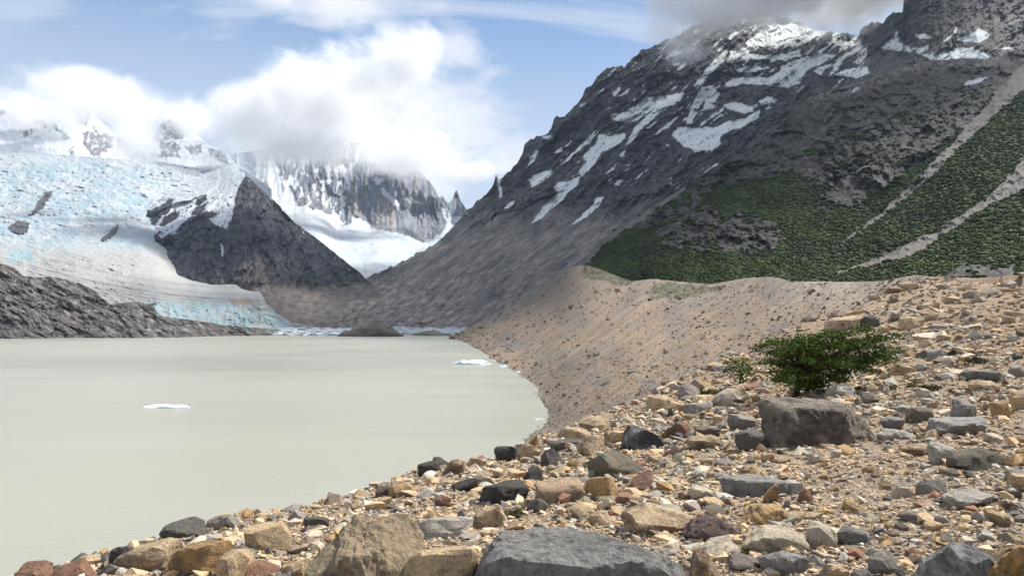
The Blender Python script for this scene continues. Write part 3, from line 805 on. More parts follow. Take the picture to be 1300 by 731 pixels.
def edge_dist(X, Y):
    """signed distance over the edge of the crest: positive outside, in metres"""
    best = np.full(X.shape, 1e9); sgn = np.zeros(X.shape)
    for (x0, y0), (x1, y1) in zip(_E[:-1], _E[1:]):
        dx, dy = x1 - x0, y1 - y0
        t = np.clip(((X - x0) * dx + (Y - y0) * dy) / (dx * dx + dy * dy), 0, 1)
        ex, ey = X - x0 - t * dx, Y - y0 - t * dy
        d = np.hypot(ex, ey)
        s = np.sign(dx * (Y - y0) - dy * (X - x0))
        m = d < best
        best = np.where(m, d, best); sgn = np.where(m, s, sgn)
    return best * sgn


def ground_z(X, Y, fine=True):
    X = np.asarray(X, float); Y = np.asarray(Y, float)
    z = _fz(np.arcsinh(X / 8), np.arcsinh(Y / 8))
    d = edge_dist(X, Y)
    q = np.maximum(d, 0)
    z = z - 0.72 * (np.sqrt(q * q + 0.15 * 0.15) - 0.15)
    if fine:
        r = np.maximum(np.hypot(X, Y), 1)
        k = np.clip(r / 8, 0.5, 6)
        z = z + 0.09 * k * fbm(X / (1.7 * k ** 0.5), Y / (1.7 * k ** 0.5), 4, 301) * 1.0
        z = z + 0.035 * np.minimum(k, 2) * ridged(X / 0.5, Y / 0.5, 3, 305)
    return z


def pebble_mat():
    m = terrain_mat('crest_gravel', 9.0, 0.03, 0.35, detail=6, tone=0.92)
    nt = m.node_tree; b = nt.nodes['Principled BSDF']
    geo = node(nt, 'ShaderNodeNewGeometry')
    prev = b.inputs['Base Color'].links[0].from_socket
    hs = None
    for sc_, amt in ((55.0, 1.0), (24.0, 1.6)):
        vo = node(nt, 'ShaderNodeTexVoronoi', ins={'Vector': geo.outputs['Position'], 'Scale': sc_, 'Randomness': 1.0})
        sepc = node(nt, 'ShaderNodeSeparateColor', ins={0: vo.outputs['Color']})
        tint = ramp(nt, sepc.outputs[0], [(0.0, (0.42, 0.40, 0.38)), (0.3, (0.85, 0.80, 0.74)), (0.55, (1.1, 1.05, 1.0)), (0.8, (0.95, 0.78, 0.60)), (1.0, (1.35, 1.3, 1.22))])
        mul = node(nt, 'ShaderNodeMix', data_type='RGBA', blend_type='MULTIPLY'); mul.inputs[0].default_value = 0.8
        nt.links.new(prev, mul.inputs[6]); nt.links.new(tint, mul.inputs[7]); prev = mul.outputs[2]
        h = node(nt, 'ShaderNodeMath', operation='MULTIPLY', ins={0: vo.outputs['Distance'], 1: -amt})
        hs = h.outputs[0] if hs is None else node(nt, 'ShaderNodeMath', operation='ADD', ins={0: hs, 1: h.outputs[0]}).outputs[0]
    nt.links.new(prev, b.inputs['Base Color'])
    bp = node(nt, 'ShaderNodeBump', ins={'Height': hs, 'Strength': 1.0, 'Distance': 0.02})
    nt.links.new(bp.outputs[0], b.inputs['Normal'])
    return m


def crest_ground():
    pxs = np.concatenate([np.arange(-1500, -60, 24), np.arange(-60, 1360, 3.0), np.arange(1360, 2900, 24)])
    Ys = np.geomspace(1.0, 150, 205)
    PX, Yg = np.meshgrid(pxs, Ys)
    X = (PX - HX) / F * Yg
    Z = ground_z(X, Yg)
    Z = np.maximum(Z, -8)
    n = fbm(X / 1.3, Yg / 1.3, 5, 311); n2 = fbm(X / 0.25, Yg / 0.25, 4, 317); n3 = fbm(X / 6, Yg / 6, 4, 323)
    C = mixc(np.broadcast_to(A(0.37, 0.31, 0.235), X.shape + (3,)).copy(), A(0.31, 0.285, 0.25), sstep(-0.2, 0.3, n))
    C = mixc(C, A(0.21, 0.18, 0.15), sstep(0.0, 0.5, n2) * 0.7)
    C = mixc(C, A(0.42, 0.345, 0.25), sstep(0.0, 0.4, n3) * 0.5)
    far = sstep(14, 40, np.hypot(X, Yg))
    C = mixc(C, A(0.33, 0.26, 0.195), far * 0.7)
    moss = sstep(0.22, 0.42, fbm(X / 2.2 + 4, Yg / 2.2, 4, 331)) * sstep(8, 14, Yg) * sstep(-1, 3, X)
    C = mixc(C, A(0.10, 0.095, 0.05), moss * 0.6)
    V = np.stack([X, Yg, Z], -1).reshape(-1, 3)
    me = mesh_from('moraine_crest', V, grid_faces(len(Ys), len(pxs)), C.reshape(-1, 3))
    M = pebble_mat()
    tag(add_obj('moraine_crest', me, M), 'stony crest of the moraine covered in gravel and rocks', kind='structure')


crest_ground()

# ------------------------------------------------------------------ forest on the hillside
def ico(sub):
    import bmesh
    bm = bmesh.new(); bmesh.ops.create_icosphere(bm, subdivisions=sub, radius=1.0)
    V = np.array([v.co[:] for v in bm.verts]); Fc = np.array([[v.index for v in f.verts] for f in bm.faces])
    bm.free()
    return V, Fc


ICO = {k: ico(k) for k in (1, 2, 3, 4, 5)}


def rand_rot(n, r):
    q = r.normal(size=(n, 4)); q /= np.linalg.norm(q, axis=1)[:, None]
    w, x, y, z = q.T
    return np.stack([np.stack([1 - 2 * (y * y + z * z), 2 * (x * y - z * w), 2 * (x * z + y * w)], -1),
                     np.stack([2 * (x * y + z * w), 1 - 2 * (x * x + z * z), 2 * (y * z - x * w)], -1),
                     np.stack([2 * (x * z - y * w), 2 * (y * z + x * w), 1 - 2 * (x * x + y * y)], -1)], -2)


def swarm(base_v, base_f, centers, sizes, r, jitter, colors, rot=True, flat=None, scale3=None):
    """many small jittered copies of one base shape in one mesh"""
    n, k = len(centers), len(base_v)
    V = np.broadcast_to(base_v, (n, k, 3)) * (1 + jitter * r.uniform(-1, 1, (n, k, 1)))
    V = V + jitter * 0.5 * r.uniform(-1, 1, (n, k, 3))
    if scale3 is not None:
        V = V * scale3[:, None, :]
    if rot == 'flat':
        a = r.uniform(0, 2 * np.pi, n); ca, sa = np.cos(a), np.sin(a); z0 = np.zeros(n); o1 = np.ones(n)
        tx, ty = r.normal(0, 0.2, n), r.normal(0, 0.2, n)
        Rz = np.stack([np.stack([ca, -sa, z0], -1), np.stack([sa, ca, z0], -1), np.stack([-tx * ca - ty * sa, tx * sa - ty * ca, o1], -1)], -2)
        V = np.einsum('nij,nkj->nki', Rz, V)
    elif rot:
        V = np.einsum('nij,nkj->nki', rand_rot(n, r), V)
    if flat is not None:
        V = V * np.array([1, 1, flat])
    V = V * sizes[:, None, None] + centers[:, None, :]
    Fc = (base_f[None] + (np.arange(n) * k)[:, None, None]).reshape(-1, base_f.shape[1])
    C = np.repeat(colors, k, axis=0)
    return V.reshape(-1, 3), Fc, C


def foliage_mat(name, rough=0.75):
    m = bpy.data.materials.new(name); m.use_nodes = True
    nt = m.node_tree; b = nt.nodes['Principled BSDF']
    at = node(nt, 'ShaderNodeAttribute', attribute_name='Col')
    geo = node(nt, 'ShaderNodeNewGeometry')
    n1 = node(nt, 'ShaderNodeTexNoise', ins={'Vector': geo.outputs['Position'], 'Scale': 1.2, 'Detail': 4})
    r = ramp(nt, n1.outputs['Fac'], [(0.3, 0.6 * TONE), (0.7, 1.35 * TONE)])
    mul = node(nt, 'ShaderNodeMix', data_type='RGBA', blend_type='MULTIPLY'); mul.inputs[0].default_value = 1
    nt.links.new(at.outputs['Color'], mul.inputs[6]); nt.links.new(r, mul.inputs[7])
    nt.links.new(mul.outputs[2], b.inputs['Base Color'])
    b.inputs['Roughness'].default_value = rough
    b.inputs['Specular IOR Level'].default_value = 0.08
    return m


def forest():
    r = np.random.default_rng(31)
    P, PX, PY = HILL['P'], HILL['PX'], HILL['PY']
    g = hill_green(PX, PY)
    nr, nc = g.shape
    N = 84000
    i = r.integers(0, nr - 1, N); j = r.integers(0, nc - 1, N)
    crest = np.interp(PX[i, j], [p[0] for p in MOR_TOP], [p[1] for p in MOR_TOP])
    keep = (r.uniform(0, 1, N) < g[i, j]) & (PX[i, j] < 1330) & (PY[i, j] < crest + 8)
    i, j = i[keep][:28000], j[keep][:28000]
    n = len(i)
    fi = r.uniform(0, 1, (n, 1)); fj = r.uniform(0, 1, (n, 1))
    C = P[i, j] * (1 - fi) * (1 - fj) + P[i + 1, j] * fi * (1 - fj) + P[i, j + 1] * (1 - fi) * fj + P[i + 1, j + 1] * fi * fj
    Yd = C[:, 1]
    rad = np.clip(2.2 * Yd / F, 0.8, 2.3) * (0.40 + 1.25 * r.uniform(0, 1, n) ** 1.5)
    C[:, 2] += rad * 0.15
    base = np.array([0.038, 0.062, 0.016])
    cl = fbm(PX[i, j] / 38, PY[i, j] / 22, 5, 401, 0.6)
    colr = base * (0.80 + 0.45 * r.uniform(0, 1, (n, 1))) * (1 + 1.3 * cl[:, None]) * np.where(cl[:, None] > 0.12, np.array([1.12, 1.03, 0.95]), 1.0) + np.array([0.015, 0.012, 0]) * r.uniform(0, 1, (n, 1)) ** 3
    colr = np.clip(colr, 0.01, 1)
    V, Fc, Cc = swarm(*ICO[1], C, rad, r, 0.36, colr, flat=0.75)
    o = add_obj('forest', mesh_from('forest', V, Fc, Cc, smooth=True), foliage_mat('forest_leaves'))
    tag(o, 'dense dark green beech forest covering the hillside', kind='stuff')


forest()

# ------------------------------------------------------------------ rocks
ROCK_C = dict(tan=(.43, .315, .185), ochre=(.37, .24, .11), grey=(.25, .222, .185), bluegrey=(.20, .19, .17), black=(.05, .045, .038), brown=(.175, .13, .095),
              red=(.25, .135, .085), maroon=(.16, .105, .095), pale=(.46, .385, .285), peach=(.43, .31, .20), olive=(.155, .13, .09), palegrey=(.38, .345, .29), mauve=(.23, .185, .165), charcoal=(.10, .09, .076))


def rock_mat(name, c1, c2, thr=0.55, scale=3.0, bump=0.02, wid=0.10):
    m = bpy.data.materials.new(name); m.use_nodes = True
    nt = m.node_tree; b = nt.nodes['Principled BSDF']
    geo = node(nt, 'ShaderNodeNewGeometry')
    oi = node(nt, 'ShaderNodeObjectInfo')
    off = node(nt, 'ShaderNodeVectorMath', operation='MULTIPLY_ADD', ins={0: oi.outputs['Location'], 1: (3.7, 2.9, 5.3), 2: geo.outputs['Position']})
    n1 = node(nt, 'ShaderNodeTexNoise', ins={'Vector': off.outputs[0], 'Scale': scale, 'Detail': 7, 'Roughness': 0.62, 'Distortion': 0.6})
    f = ramp(nt, n1.outputs['Fac'], [(thr - wid, 0.0), (thr + wid, 1.0)])
    mx = node(nt, 'ShaderNodeMix', data_type='RGBA'); mx.inputs[6].default_value = (*c1, 1); mx.inputs[7].default_value = (*c2, 1)
    nt.links.new(f, mx.inputs[0])
    n2 = node(nt, 'ShaderNodeTexNoise', ins={'Vector': off.outputs[0], 'Scale': scale * 9, 'Detail': 6, 'Roughness': 0.7})
    v = ramp(nt, n2.outputs['Fac'], [(0.30, 0.42), (0.5, 1.0), (0.72, 1.45)])
    mul = node(nt, 'ShaderNodeMix', data_type='RGBA', blend_type='MULTIPLY'); mul.inputs[0].default_value = 1
    nt.links.new(mx.outputs[2], mul.inputs[6]); nt.links.new(v, mul.inputs[7])
    rv = node(nt, 'ShaderNodeMath', operation='MULTIPLY_ADD', ins={0: oi.outputs['Random'], 1: 0.36, 2: 0.88})
    mul2 = node(nt, 'ShaderNodeVectorMath', operation='SCALE', ins={0: mul.outputs[2], 'Scale': rv.outputs[0]})
    nt.links.new(mul2.outputs[0], b.inputs['Base Color'])
    b.inputs['Roughness'].default_value = 0.82
    b.inputs['Specular IOR Level'].default_value = 0.3
    hs = node(nt, 'ShaderNodeMath', operation='MULTIPLY_ADD', ins={0: n1.outputs['Fac'], 1: 2.0, 2: n2.outputs['Fac']})
    bp = node(nt, 'ShaderNodeBump', ins={'Height': hs.outputs[0], 'Strength': 1.0, 'Distance': bump * 1.8})
    nt.links.new(bp.outputs[0], b.inputs['Normal'])
    return m


RM = {k: rock_mat('rock_' + k, c, tuple(0.5 * q + 0.03 for q in c), 0.55, 8.0, 0.012, 0.08) for k, c in ROCK_C.items()}
RM['tan_black'] = rock_mat('rock_tan_black', (.33, .255, .165), (.04, .038, .036), 0.52, 2.6, 0.03, 0.06)
RM['grey_tan'] = rock_mat('rock_grey_tan', (.225, .22, .21), (.36, .28, .19), 0.60)
RM['tan_brown'] = rock_mat('rock_tan_brown', (.42, .32, .20), (.16, .10, .065), 0.55, 4)
RM['ochre_black'] = rock_mat('rock_ochre_black', (.36, .22, .09), (.06, .05, .04), 0.58, 4)
RM['black_grey'] = rock_mat('rock_black_grey', (.05, .05, .052), (.30, .29, .27), 0.62, 3)
RM['boulder'] = rock_mat('rock_boulder', (.225, .185, .145), (.075, .062, .05), 0.54, 1.3, 0.04, 0.07)
RM['slab'] = rock_mat('rock_slab', (.185, .178, .166), (.09, .086, .08), 0.56, 2.2, 0.03)


def rock_mesh(seed, shape, sub, rough=0.05, planes=None):
    r = np.random.default_rng(5000 + seed)
    U, Fc = ICO[sub]

    def unit(v):
        v = np.asarray(v, float); return v / np.linalg.norm(v, axis=-1, keepdims=True)
    if shape in ('block', 'slab', 'wedge'):
        ax = np.vstack([np.eye(3), -np.eye(3)])
        nrm = unit(ax + r.normal(0, 0.17, ax.shape)); d = r.uniform(0.52, 0.72, 6)
        ex = unit(r.normal(size=(7, 3))); nrm = np.vstack([nrm, ex]); d = np.concatenate([d, r.uniform(0.70, 0.92, 7)])
        p = 120
        if shape == 'wedge':
            nrm = np.vstack([nrm, unit([[r.uniform(-.8, .8), r.uniform(-.4, .4), 0.8]])]); d = np.append(d, 0.30)
    elif shape == 'round':
        nrm = unit(r.normal(size=(22, 3))); d = r.uniform(0.80, 1.0, 22); p = 16
    else:
        nrm = unit(r.normal(size=(13, 3))); d = r.uniform(0.50, 0.92, 13); p = 110
        nrm = np.vstack([nrm, np.eye(3), -np.eye(3)]); d = np.append(d, np.full(6, 0.95))
    if planes:
        nrm = np.array([unit(q[:3]) for q in planes] + [[0, 0, -1.0]]); d = np.array([q[3] for q in planes] + [0.7]); p = 120
    if sub >= 3 and shape != 'round':      # chipped corners
        nchip = 9
        cn = unit(r.normal(size=(nchip, 3)))
        cd = (1.0 / np.maximum(cn @ nrm.T, 1e-3) * d).min(1) * r.uniform(0.86, 1.0, nchip)
        nrm = np.vstack([nrm, cn]); d = np.append(d, cd)
    dots = np.maximum(U @ nrm.T, 1e-3) / d
    rad = 1.0 / (dots ** p).sum(1) ** (1 / p)
    a = U[:, 0] * 1.9 + U[:, 2] * 1.3 + seed * 3.1; b = U[:, 1] * 1.9 - U[:, 2] * 1.7 + seed * 1.7
    nz = fbm(a, b, 5, 451, 0.55); cr = ridged(a * 1.3 + 4, b * 1.3, 4, 457)
    rad = rad * (1 + rough * 2.2 * nz - rough * 1.3 * (cr > 0.55) * (cr - 0.55) * 2)
    if sub >= 4:
        rad = rad * (1 + 0.6 * rough * fbm(a * 4, b * 4, 4, 463, 0.6) - 0.5 * rough * ridged(a * 2.5, b * 2.5, 4, 467))
    V = U * rad[:, None]
    lo, hi = V.min(0), V.max(0)
    V = (V - (lo + hi) / 2) / (hi - lo)
    V[:, 2] = (V[:, 2] + 0.5 - 0.30) / 0.70      # the foot is buried
    me = mesh_from('rock', V, Fc, smooth=sub >= 4)
    if sub >= 4:
        me.set_sharp_from_angle(angle=math.radians(22))
    return me


def ground_hit(px, py):
    Y = np.geomspace(2.0, 140, 1500)
    X, _, Zr = to_world(px, py, Y)
    Zg = ground_z(X, Y)
    k = np.argmax(Zr < Zg)
    if not (Zr < Zg).any():
        k = int(np.argmin(Zr - Zg))
    return X[k], Y[k], Zg[k]


ROCK_BOXES = []
ANCHORS = []


def rock(name, x0, x1, y0, y1, mat, shape, label, cat='rock', sub=3, dr=0.75, yaw=0.0, tilt=(0, 0), seed=None, rough=0.06, sink=0.10, group=None, planes=None):
    """a rock whose outline in the photo runs from x0..x1 and top y0 to foot y1"""
    cx = (x0 + x1) / 2
    X, Y, Z = ground_hit(cx, y1)
    w = (x1 - x0) / F * Y
    d = dr * w
    dep = (y1 - HY) / F
    vis = (y1 - y0) / F * Y
    h = max(vis - d * max(dep, 0) * 0.75, 0.42 * vis)
    w *= (Y + d * 0.5) / Y
    me = rock_mesh(len(ROCK_BOXES) if seed is None else seed, shape, sub, rough, planes)
    o = add_obj(name, me, RM[mat])
    Yc = Y + d * 0.5
    o.location = ((cx - HX) / F * Yc, Yc, Z - sink * h * 0.5)
    o.scale = (w, d, h * (1 + sink))
    o.rotation_euler = (math.radians(tilt[0]), math.radians(tilt[1]), math.radians(yaw))
    tag(o, label, cat, group)
    ROCK_BOXES.append((x0, y0, x1, y1))
    short = label
    for stop in (' with', ' in front', ' behind', ' at ', ' on ', ' beside', ' lying', ' between', ' touching', ' tucked', ' leaning', ' standing', ' alone', ' under', ' half', ' near', ' above', ' wedged', ' sunk', ' squeezed', ' just', ' casting', ' below', ' next', ' against', ' high', ' in the'):
        if stop in short:
            short = short[:short.index(stop)]
    if len(short.split()) <= 6:
        ANCHORS.append((o.location.copy(), max(w, d), short, label))
    return o


rock('boulder', 584, 915, 660, 790, 'slab', 'block', 'largest blue-grey slab boulder with a pale flat top and dark broken front', 'boulder', 5, 0.45, 0, (0, 2), 11, 0.05, planes=[(-.04, -.22, 1, .42), (-.35, -1, .25, .62), (.28, -1, .2, .62), (1, -.25, .25, .85), (-1, .1, .3, .85), (0, 1, .2, .8), (.6, -.5, .9, .70), (-.7, -.3, .9, .72)])
rock('boulder', 384, 542, 642, 780, 'tan_black', 'wedge', 'big tan boulder with black stained faces beside the blue-grey slab', 'boulder', 5, 0.9, 0, (0, 0), 3, 0.075, planes=[(-.45, -.25, .85, .46), (.55, -.3, .75, .48), (0, -.25, 1, .36), (.15, -1, .32, .62), (-1, -.2, .1, .85), (1, .1, .1, .85), (0, 1, .5, .6), (-.3, -1, .5, .72)])
rock('boulder', 500, 608, 684, 770, 'tan', 'round', 'smooth pale tan boulder wedged between the black stained boulder and the blue-grey slab', 'boulder', 4, 0.7, 12, (0, -4), 7, 0.03)
rock('boulder', 1148, 1266, 674, 770, 'black_grey', 'angular', 'black boulder with grey lichen touching the rusty ochre boulder', 'boulder', 4, 0.8, -15, (0, 0), 5, 0.08)
rock('boulder', 1240, 1350, 668, 770, 'ochre_black', 'angular', 'rusty ochre boulder with dark pits touching the black boulder', 'boulder', 4, 0.9, 30, (0, 0), 9, 0.09)
rock('boulder', 972, 1130, 502, 566, 'boulder', 'block', 'large brown-grey boulder in front of the windswept tree', 'boulder', 5, 0.7, 0, (0, 0), 21, 0.05, planes=[(.02, -.12, 1, .55), (-1, -.35, .05, .82), (-.65, -.4, .75, .80), (.72, -.1, .62, .66), (.05, -1, .22, .62), (.5, -1, .3, .74), (0, 1, .1, .7)])
rock('rock', 746, 820, 570, 608, 'olive', 'round', 'dark layered brown rock behind the orange block', 'rock', 4, 0.8, 10, (0, 0), 12, 0.06)
rock('rock', 741, 785, 603, 633, 'ochre', 'block', 'squared orange rock at the foot of the dark layered rock', 'rock', 4, 0.7, -12, (0, -8), 13, 0.03)
rock('rock', 612, 668, 608, 641, 'black', 'wedge', 'black wedge rock with a light grey side', 'rock', 4, 0.8, 20, (0, 6), 14)
rock('rock', 572, 628, 602, 624, 'charcoal', 'angular', 'long charcoal rock lying just behind the black wedge rock', 'rock', 3, 0.6, 0, (0, 0), 15)
rock('rock', 529, 563, 583, 603, 'black', 'block', 'black angular rock on the edge above the water', 'rock', 3, 0.8, 30, (0, 0), 16)
rock('rock', 549, 571, 579, 594, 'charcoal', 'round', 'small charcoal rock tucked behind the black rock on the edge', 'rock', 3, 0.8, 0, (0, 0), 17)
rock('rock', 562, 592, 582, 602, 'tan_brown', 'angular', 'tan rock leaning on the small charcoal rock at the edge', 'rock', 3, 0.8, 0, (0, 0), 18)
rock('rock', 593, 622, 578, 593, 'peach', 'wedge', 'flat orange-pink rock alone on the edge above the lake', 'rock', 3, 0.8, 0, (0, 0), 19)
rock('rock', 628, 659, 565, 584, 'black', 'block', 'black squared rock beside a rounded tan rock above the lake', 'rock', 3, 0.8, 10, (0, 0), 20)
rock('rock', 656, 687, 562, 584, 'tan', 'round', 'rounded tan rock beside the black squared rock above the lake', 'rock', 3, 0.9, 0, (0, 0), 22)
rock('rock', 707, 752, 542, 563, 'tan', 'angular', 'tan rock on top of the purple-dark rock pile', 'rock', 3, 0.8, 0, (0, 0), 23)
rock('rock', 698, 738, 556, 571, 'charcoal', 'slab', 'flat purple-dark rock under the tan rock of the pile', 'rock', 3, 0.7, 0, (0, 0), 24)
rock('rock', 733, 771, 551, 577, 'tan_brown', 'angular', 'brown and tan jagged rock at the end of the pile', 'rock', 3, 0.8, 40, (0, 0), 25)
rock('rock', 788, 840, 539, 571, 'black_grey', 'wedge', 'black rock with a pale grey flank beside green moss', 'rock', 4, 0.8, 0, (0, 10), 26)
rock('rock', 869, 920, 551, 572, 'tan_brown', 'block', 'long tan block with a brown rock on its back', 'rock', 3, 0.6, 5, (0, 0), 27)
rock('rock', 879, 914, 540, 554, 'brown', 'slab', 'flat brown rock behind the long tan block', 'rock', 3, 0.7, 0, (0, 0), 28)
rock('rock', 923, 962, 524, 546, 'grey', 'block', 'grey squared rock left of the large brown-grey boulder'.replace(' left of', ' standing near'), 'rock', 3, 0.8, 20, (0, 0), 29)
rock('rock', 933, 977, 544, 571, 'charcoal', 'round', 'dark rock with brown side touching the large brown-grey boulder', 'rock', 3, 0.8, 0, (0, 0), 30)
rock('rock', 1018, 1084, 544, 564, 'peach', 'slab', 'flat sandy rock lying against the front of the large brown-grey boulder', 'rock', 4, 0.6, -5, (0, 4), 31)
rock('rock', 1179, 1253, 528, 554, 'grey_tan', 'slab', 'wide grey slab with a shaded front below the pointed rock', 'rock', 4, 0.7, 5, (0, -4), 32)
rock('rock', 1200, 1238, 506, 532, 'grey', 'wedge', 'pointed grey rock standing behind the wide grey slab', 'rock', 3, 0.7, 30, (0, 0), 33)
rock('rock', 1259, 1282, 509, 529, 'ochre', 'block', 'small upright rusty orange rock near the pointed grey rock', 'rock', 3, 0.8, 15, (0, 0), 34)
rock('rock', 1151, 1184, 517, 537, 'olive', 'angular', 'brownish angular rock between the boulder and the pointed rock', 'rock', 3, 0.8, 0, (0, 0), 35)
rock('rock', 1112, 1152, 543, 559, 'palegrey', 'angular', 'pale bluish rock at the end of the large brown-grey boulder', 'rock', 3, 0.8, 0, (0, 0), 36)
rock('rock', 1119, 1146, 529, 545, 'bluegrey', 'round', 'grey rock behind the pale bluish rock', 'rock', 3, 0.8, 0, (0, 0), 37)
rock('rock', 1208, 1293, 567, 597, 'olive', 'wedge', 'wide olive-brown rock with a sharp ridge and shaded face', 'rock', 4, 0.55, 0, (0, 0), 38, planes=[(-.30, -.1, .9, .34), (.52, .05, .8, .36), (.05, -1, .7, .42), (0, 1, .4, .6), (-1, 0, .1, .95), (1, 0, .1, .95)])
rock('rock', 1178, 1218, 560, 590, 'palegrey', 'round', 'pale grey rock touching the wide olive-brown rock', 'rock', 3, 0.8, 0, (0, 0), 39)
rock('rock', 1143, 1180, 561, 580, 'tan_brown', 'angular', 'low brown-tan rock near the pale grey rock', 'rock', 3, 0.8, 0, (0, 0), 40)
rock('rock', 913, 998, 601, 630, 'bluegrey', 'slab', 'long flat blue-grey rock half sunk in gravel behind the ochre block', 'rock', 4, 0.6, -8, (0, -5), 41, sink=0.3)
rock('rock', 936, 996, 637, 667, 'ochre', 'block', 'cracked yellow-ochre block in the gravel', 'rock', 4, 0.7, 10, (0, 0), 42, 0.07)
rock('rock', 967, 989, 614, 636, 'ochre', 'wedge', 'small upright ochre stone at the end of the long flat blue-grey rock', 'rock', 3, 0.7, 0, (0, 0), 43)
rock('rock', 1012, 1033, 619, 639, 'red', 'round', 'small red-brown stone standing alone on fine gravel', 'rock', 3, 0.8, 0, (0, 0), 44)
rock('rock', 866, 942, 649, 688, 'maroon', 'angular', 'maroon purple rock behind the blue-grey slab boulder', 'rock', 4, 0.7, 0, (0, 0), 45, 0.07)
rock('rock', 790, 884, 640, 680, 'tan_brown', 'slab', 'tan topped rock with a dark front between the slab boulder and the maroon rock', 'rock', 4, 0.7, 0, (0, 3), 46, 0.06)
rock('rock', 1061, 1102, 668, 692, 'bluegrey', 'slab', 'flat blue-grey stone casting a dark shadow on fine gravel', 'rock', 3, 0.7, -15, (0, 12), 47)
rock('rock', 1142, 1170, 647, 663, 'mauve', 'round', 'small mauve-grey stone alone on fine gravel', 'rock', 3, 0.8, 0, (0, 0), 48)
rock('rock', 1203, 1258, 621, 647, 'palegrey', 'angular', 'pale grey rock sunk in the gravel between the olive rock and the black boulder', 'rock', 3, 0.8, 0, (0, 0), 49, sink=0.25)
rock('rock', 942, 1030, 666, 704, 'pale', 'slab', 'flat cream coloured rock in front of the cracked ochre block', 'rock', 4, 0.7, -8, (0, 4), 50)
rock('rock', 962, 1024, 692, 730, 'grey_tan', 'angular', 'grey and tan rock in front of the flat cream rock', 'rock', 4, 0.8, 0, (0, 0), 51)
rock('rock', 872, 914, 693, 738, 'tan_brown', 'angular', 'brown and cream rock squeezed against the end of the slab boulder', 'rock', 3, 0.8, 0, (0, 0), 52)
rock('rock', 922, 968, 698, 726, 'mauve', 'round', 'rounded mauve rock beside the brown and cream rock', 'rock', 3, 0.9, 0, (0, 0), 53)
rock('rock', 216, 291, 682, 730, 'ochre', 'block', 'big ochre-brown rock with a flat face near the water edge', 'rock', 4, 0.7, -14, (0, -8), 54, 0.045)
rock('rock', 312, 371, 662, 699, 'tan', 'block', 'squared cream-tan rock with a pale flat top', 'rock', 4, 0.75, 10, (0, -3), 55, 0.03)
rock('rock', 208, 265, 657, 684, 'charcoal', 'wedge', 'dark grey ridge shaped rock behind the big ochre-brown rock', 'rock', 3, 0.7, 0, (0, -12), 56)
rock('rock', 260, 303, 650, 674, 'grey', 'angular', 'mid grey rock above the dark ridge shaped rock', 'rock', 3, 0.7, 0, (0, 0), 57)
rock('rock', 148, 228, 688, 728, 'tan_brown', 'slab', 'reddish tan sloping slab beside the big ochre-brown rock', 'rock', 4, 0.7, 0, (0, -16), 58)
rock('rock', 142, 172, 690, 722, 'charcoal', 'block', 'dark upright rock at the end of the reddish sloping slab', 'rock', 3, 0.8, 0, (0, 0), 59)
rock('rock', 24, 68, 711, 738, 'red', 'wedge', 'red-brown rock at the lowest end of the stony edge', 'rock', 3, 0.8, 0, (0, -10), 60)
rock('rock', 386, 417, 654, 674, 'charcoal', 'block', 'small dark grey rock behind the squared cream-tan rock', 'rock', 3, 0.8, 20, (0, 0), 61)
rock('rock', 528, 604, 648, 684, 'palegrey', 'slab', 'speckled light grey rock behind the smooth tan boulder', 'rock', 4, 0.7, 10, (0, -8), 62, 0.07)
rock('rock', 598, 648, 638, 670, 'tan_brown', 'wedge', 'rust and tan rock behind the corner of the blue-grey slab', 'rock', 3, 0.7, 0, (0, -10), 63)
rock('rock', 552, 573, 627, 643, 'red', 'angular', 'small brick red stone beside the speckled grey rock', 'rock', 3, 0.8, 0, (0, 0), 64)
rock('rock', 493, 533, 611, 631, 'ochre', 'angular', 'yellow-tan rock on the edge above the black stained boulder', 'rock', 3, 0.8, 0, (0, 0), 65)
rock('rock', 476, 507, 614, 630, 'brown', 'slab', 'flat brown rock touching the yellow-tan rock on the edge', 'rock', 3, 0.8, 0, (0, 0), 66)
rock('rock', 414, 433, 624, 637, 'grey', 'block', 'small grey cube stone on the skyline of the edge', 'rock', 3, 0.8, 0, (0, 0), 67)
rock('rock', 678, 742, 604, 637, 'peach', 'slab', 'pale peach slab between the black wedge and the orange block', 'rock', 4, 0.8, 0, (0, 0), 68)
rock('rock', 663, 687, 591, 614, 'black', 'wedge', 'thin black leaning stone behind the pale peach slab', 'rock', 3, 0.6, 40, (0, 20), 69)
rock('rock', 667, 697, 631, 650, 'charcoal', 'round', 'bluish black stone in front of the pale peach slab', 'rock', 3, 0.8, 0, (0, 0), 70)
rock('rock', 777, 803, 624, 639, 'red', 'slab', 'flat reddish stone beside the squared orange rock', 'rock', 3, 0.8, 0, (0, 0), 71)
rock('rock', 744, 778, 647, 668, 'peach', 'angular', 'pinkish rock just behind the top of the slab boulder', 'rock', 3, 0.8, 0, (0, 0), 72)
rock('rock', 1046, 1090, 402, 420, 'tan_brown', 'block', 'squared brown rock on the slope behind the windswept tree', 'rock', 3, 0.8, 0, (0, 0), 73)
rock('rock', 1094, 1117, 402, 415, 'charcoal', 'block', 'dark rock next to the squared brown rock on the slope', 'rock', 3, 0.8, 0, (0, 0), 74)
rock('rock', 1049, 1088, 486, 505, 'palegrey', 'round', 'rounded bluish white rock at the foot of the tree', 'rock', 3, 0.8, 0, (0, 0), 75)
rock('rock', 861, 890, 486, 505, 'mauve', 'round', 'round purplish boulder alone on the slope edge', 'rock', 3, 0.9, 0, (0, 0), 76)
rock('rock', 1223, 1273, 469, 487, 'bluegrey', 'slab', 'dark flat slab on the upper gravel slope', 'rock', 3, 0.7, 0, (0, 0), 77)
rock('rock', 1177, 1197, 444, 458, 'grey', 'block', 'small squared grey rock high on the gravel slope', 'rock', 3, 0.8, 0, (0, 0), 78)

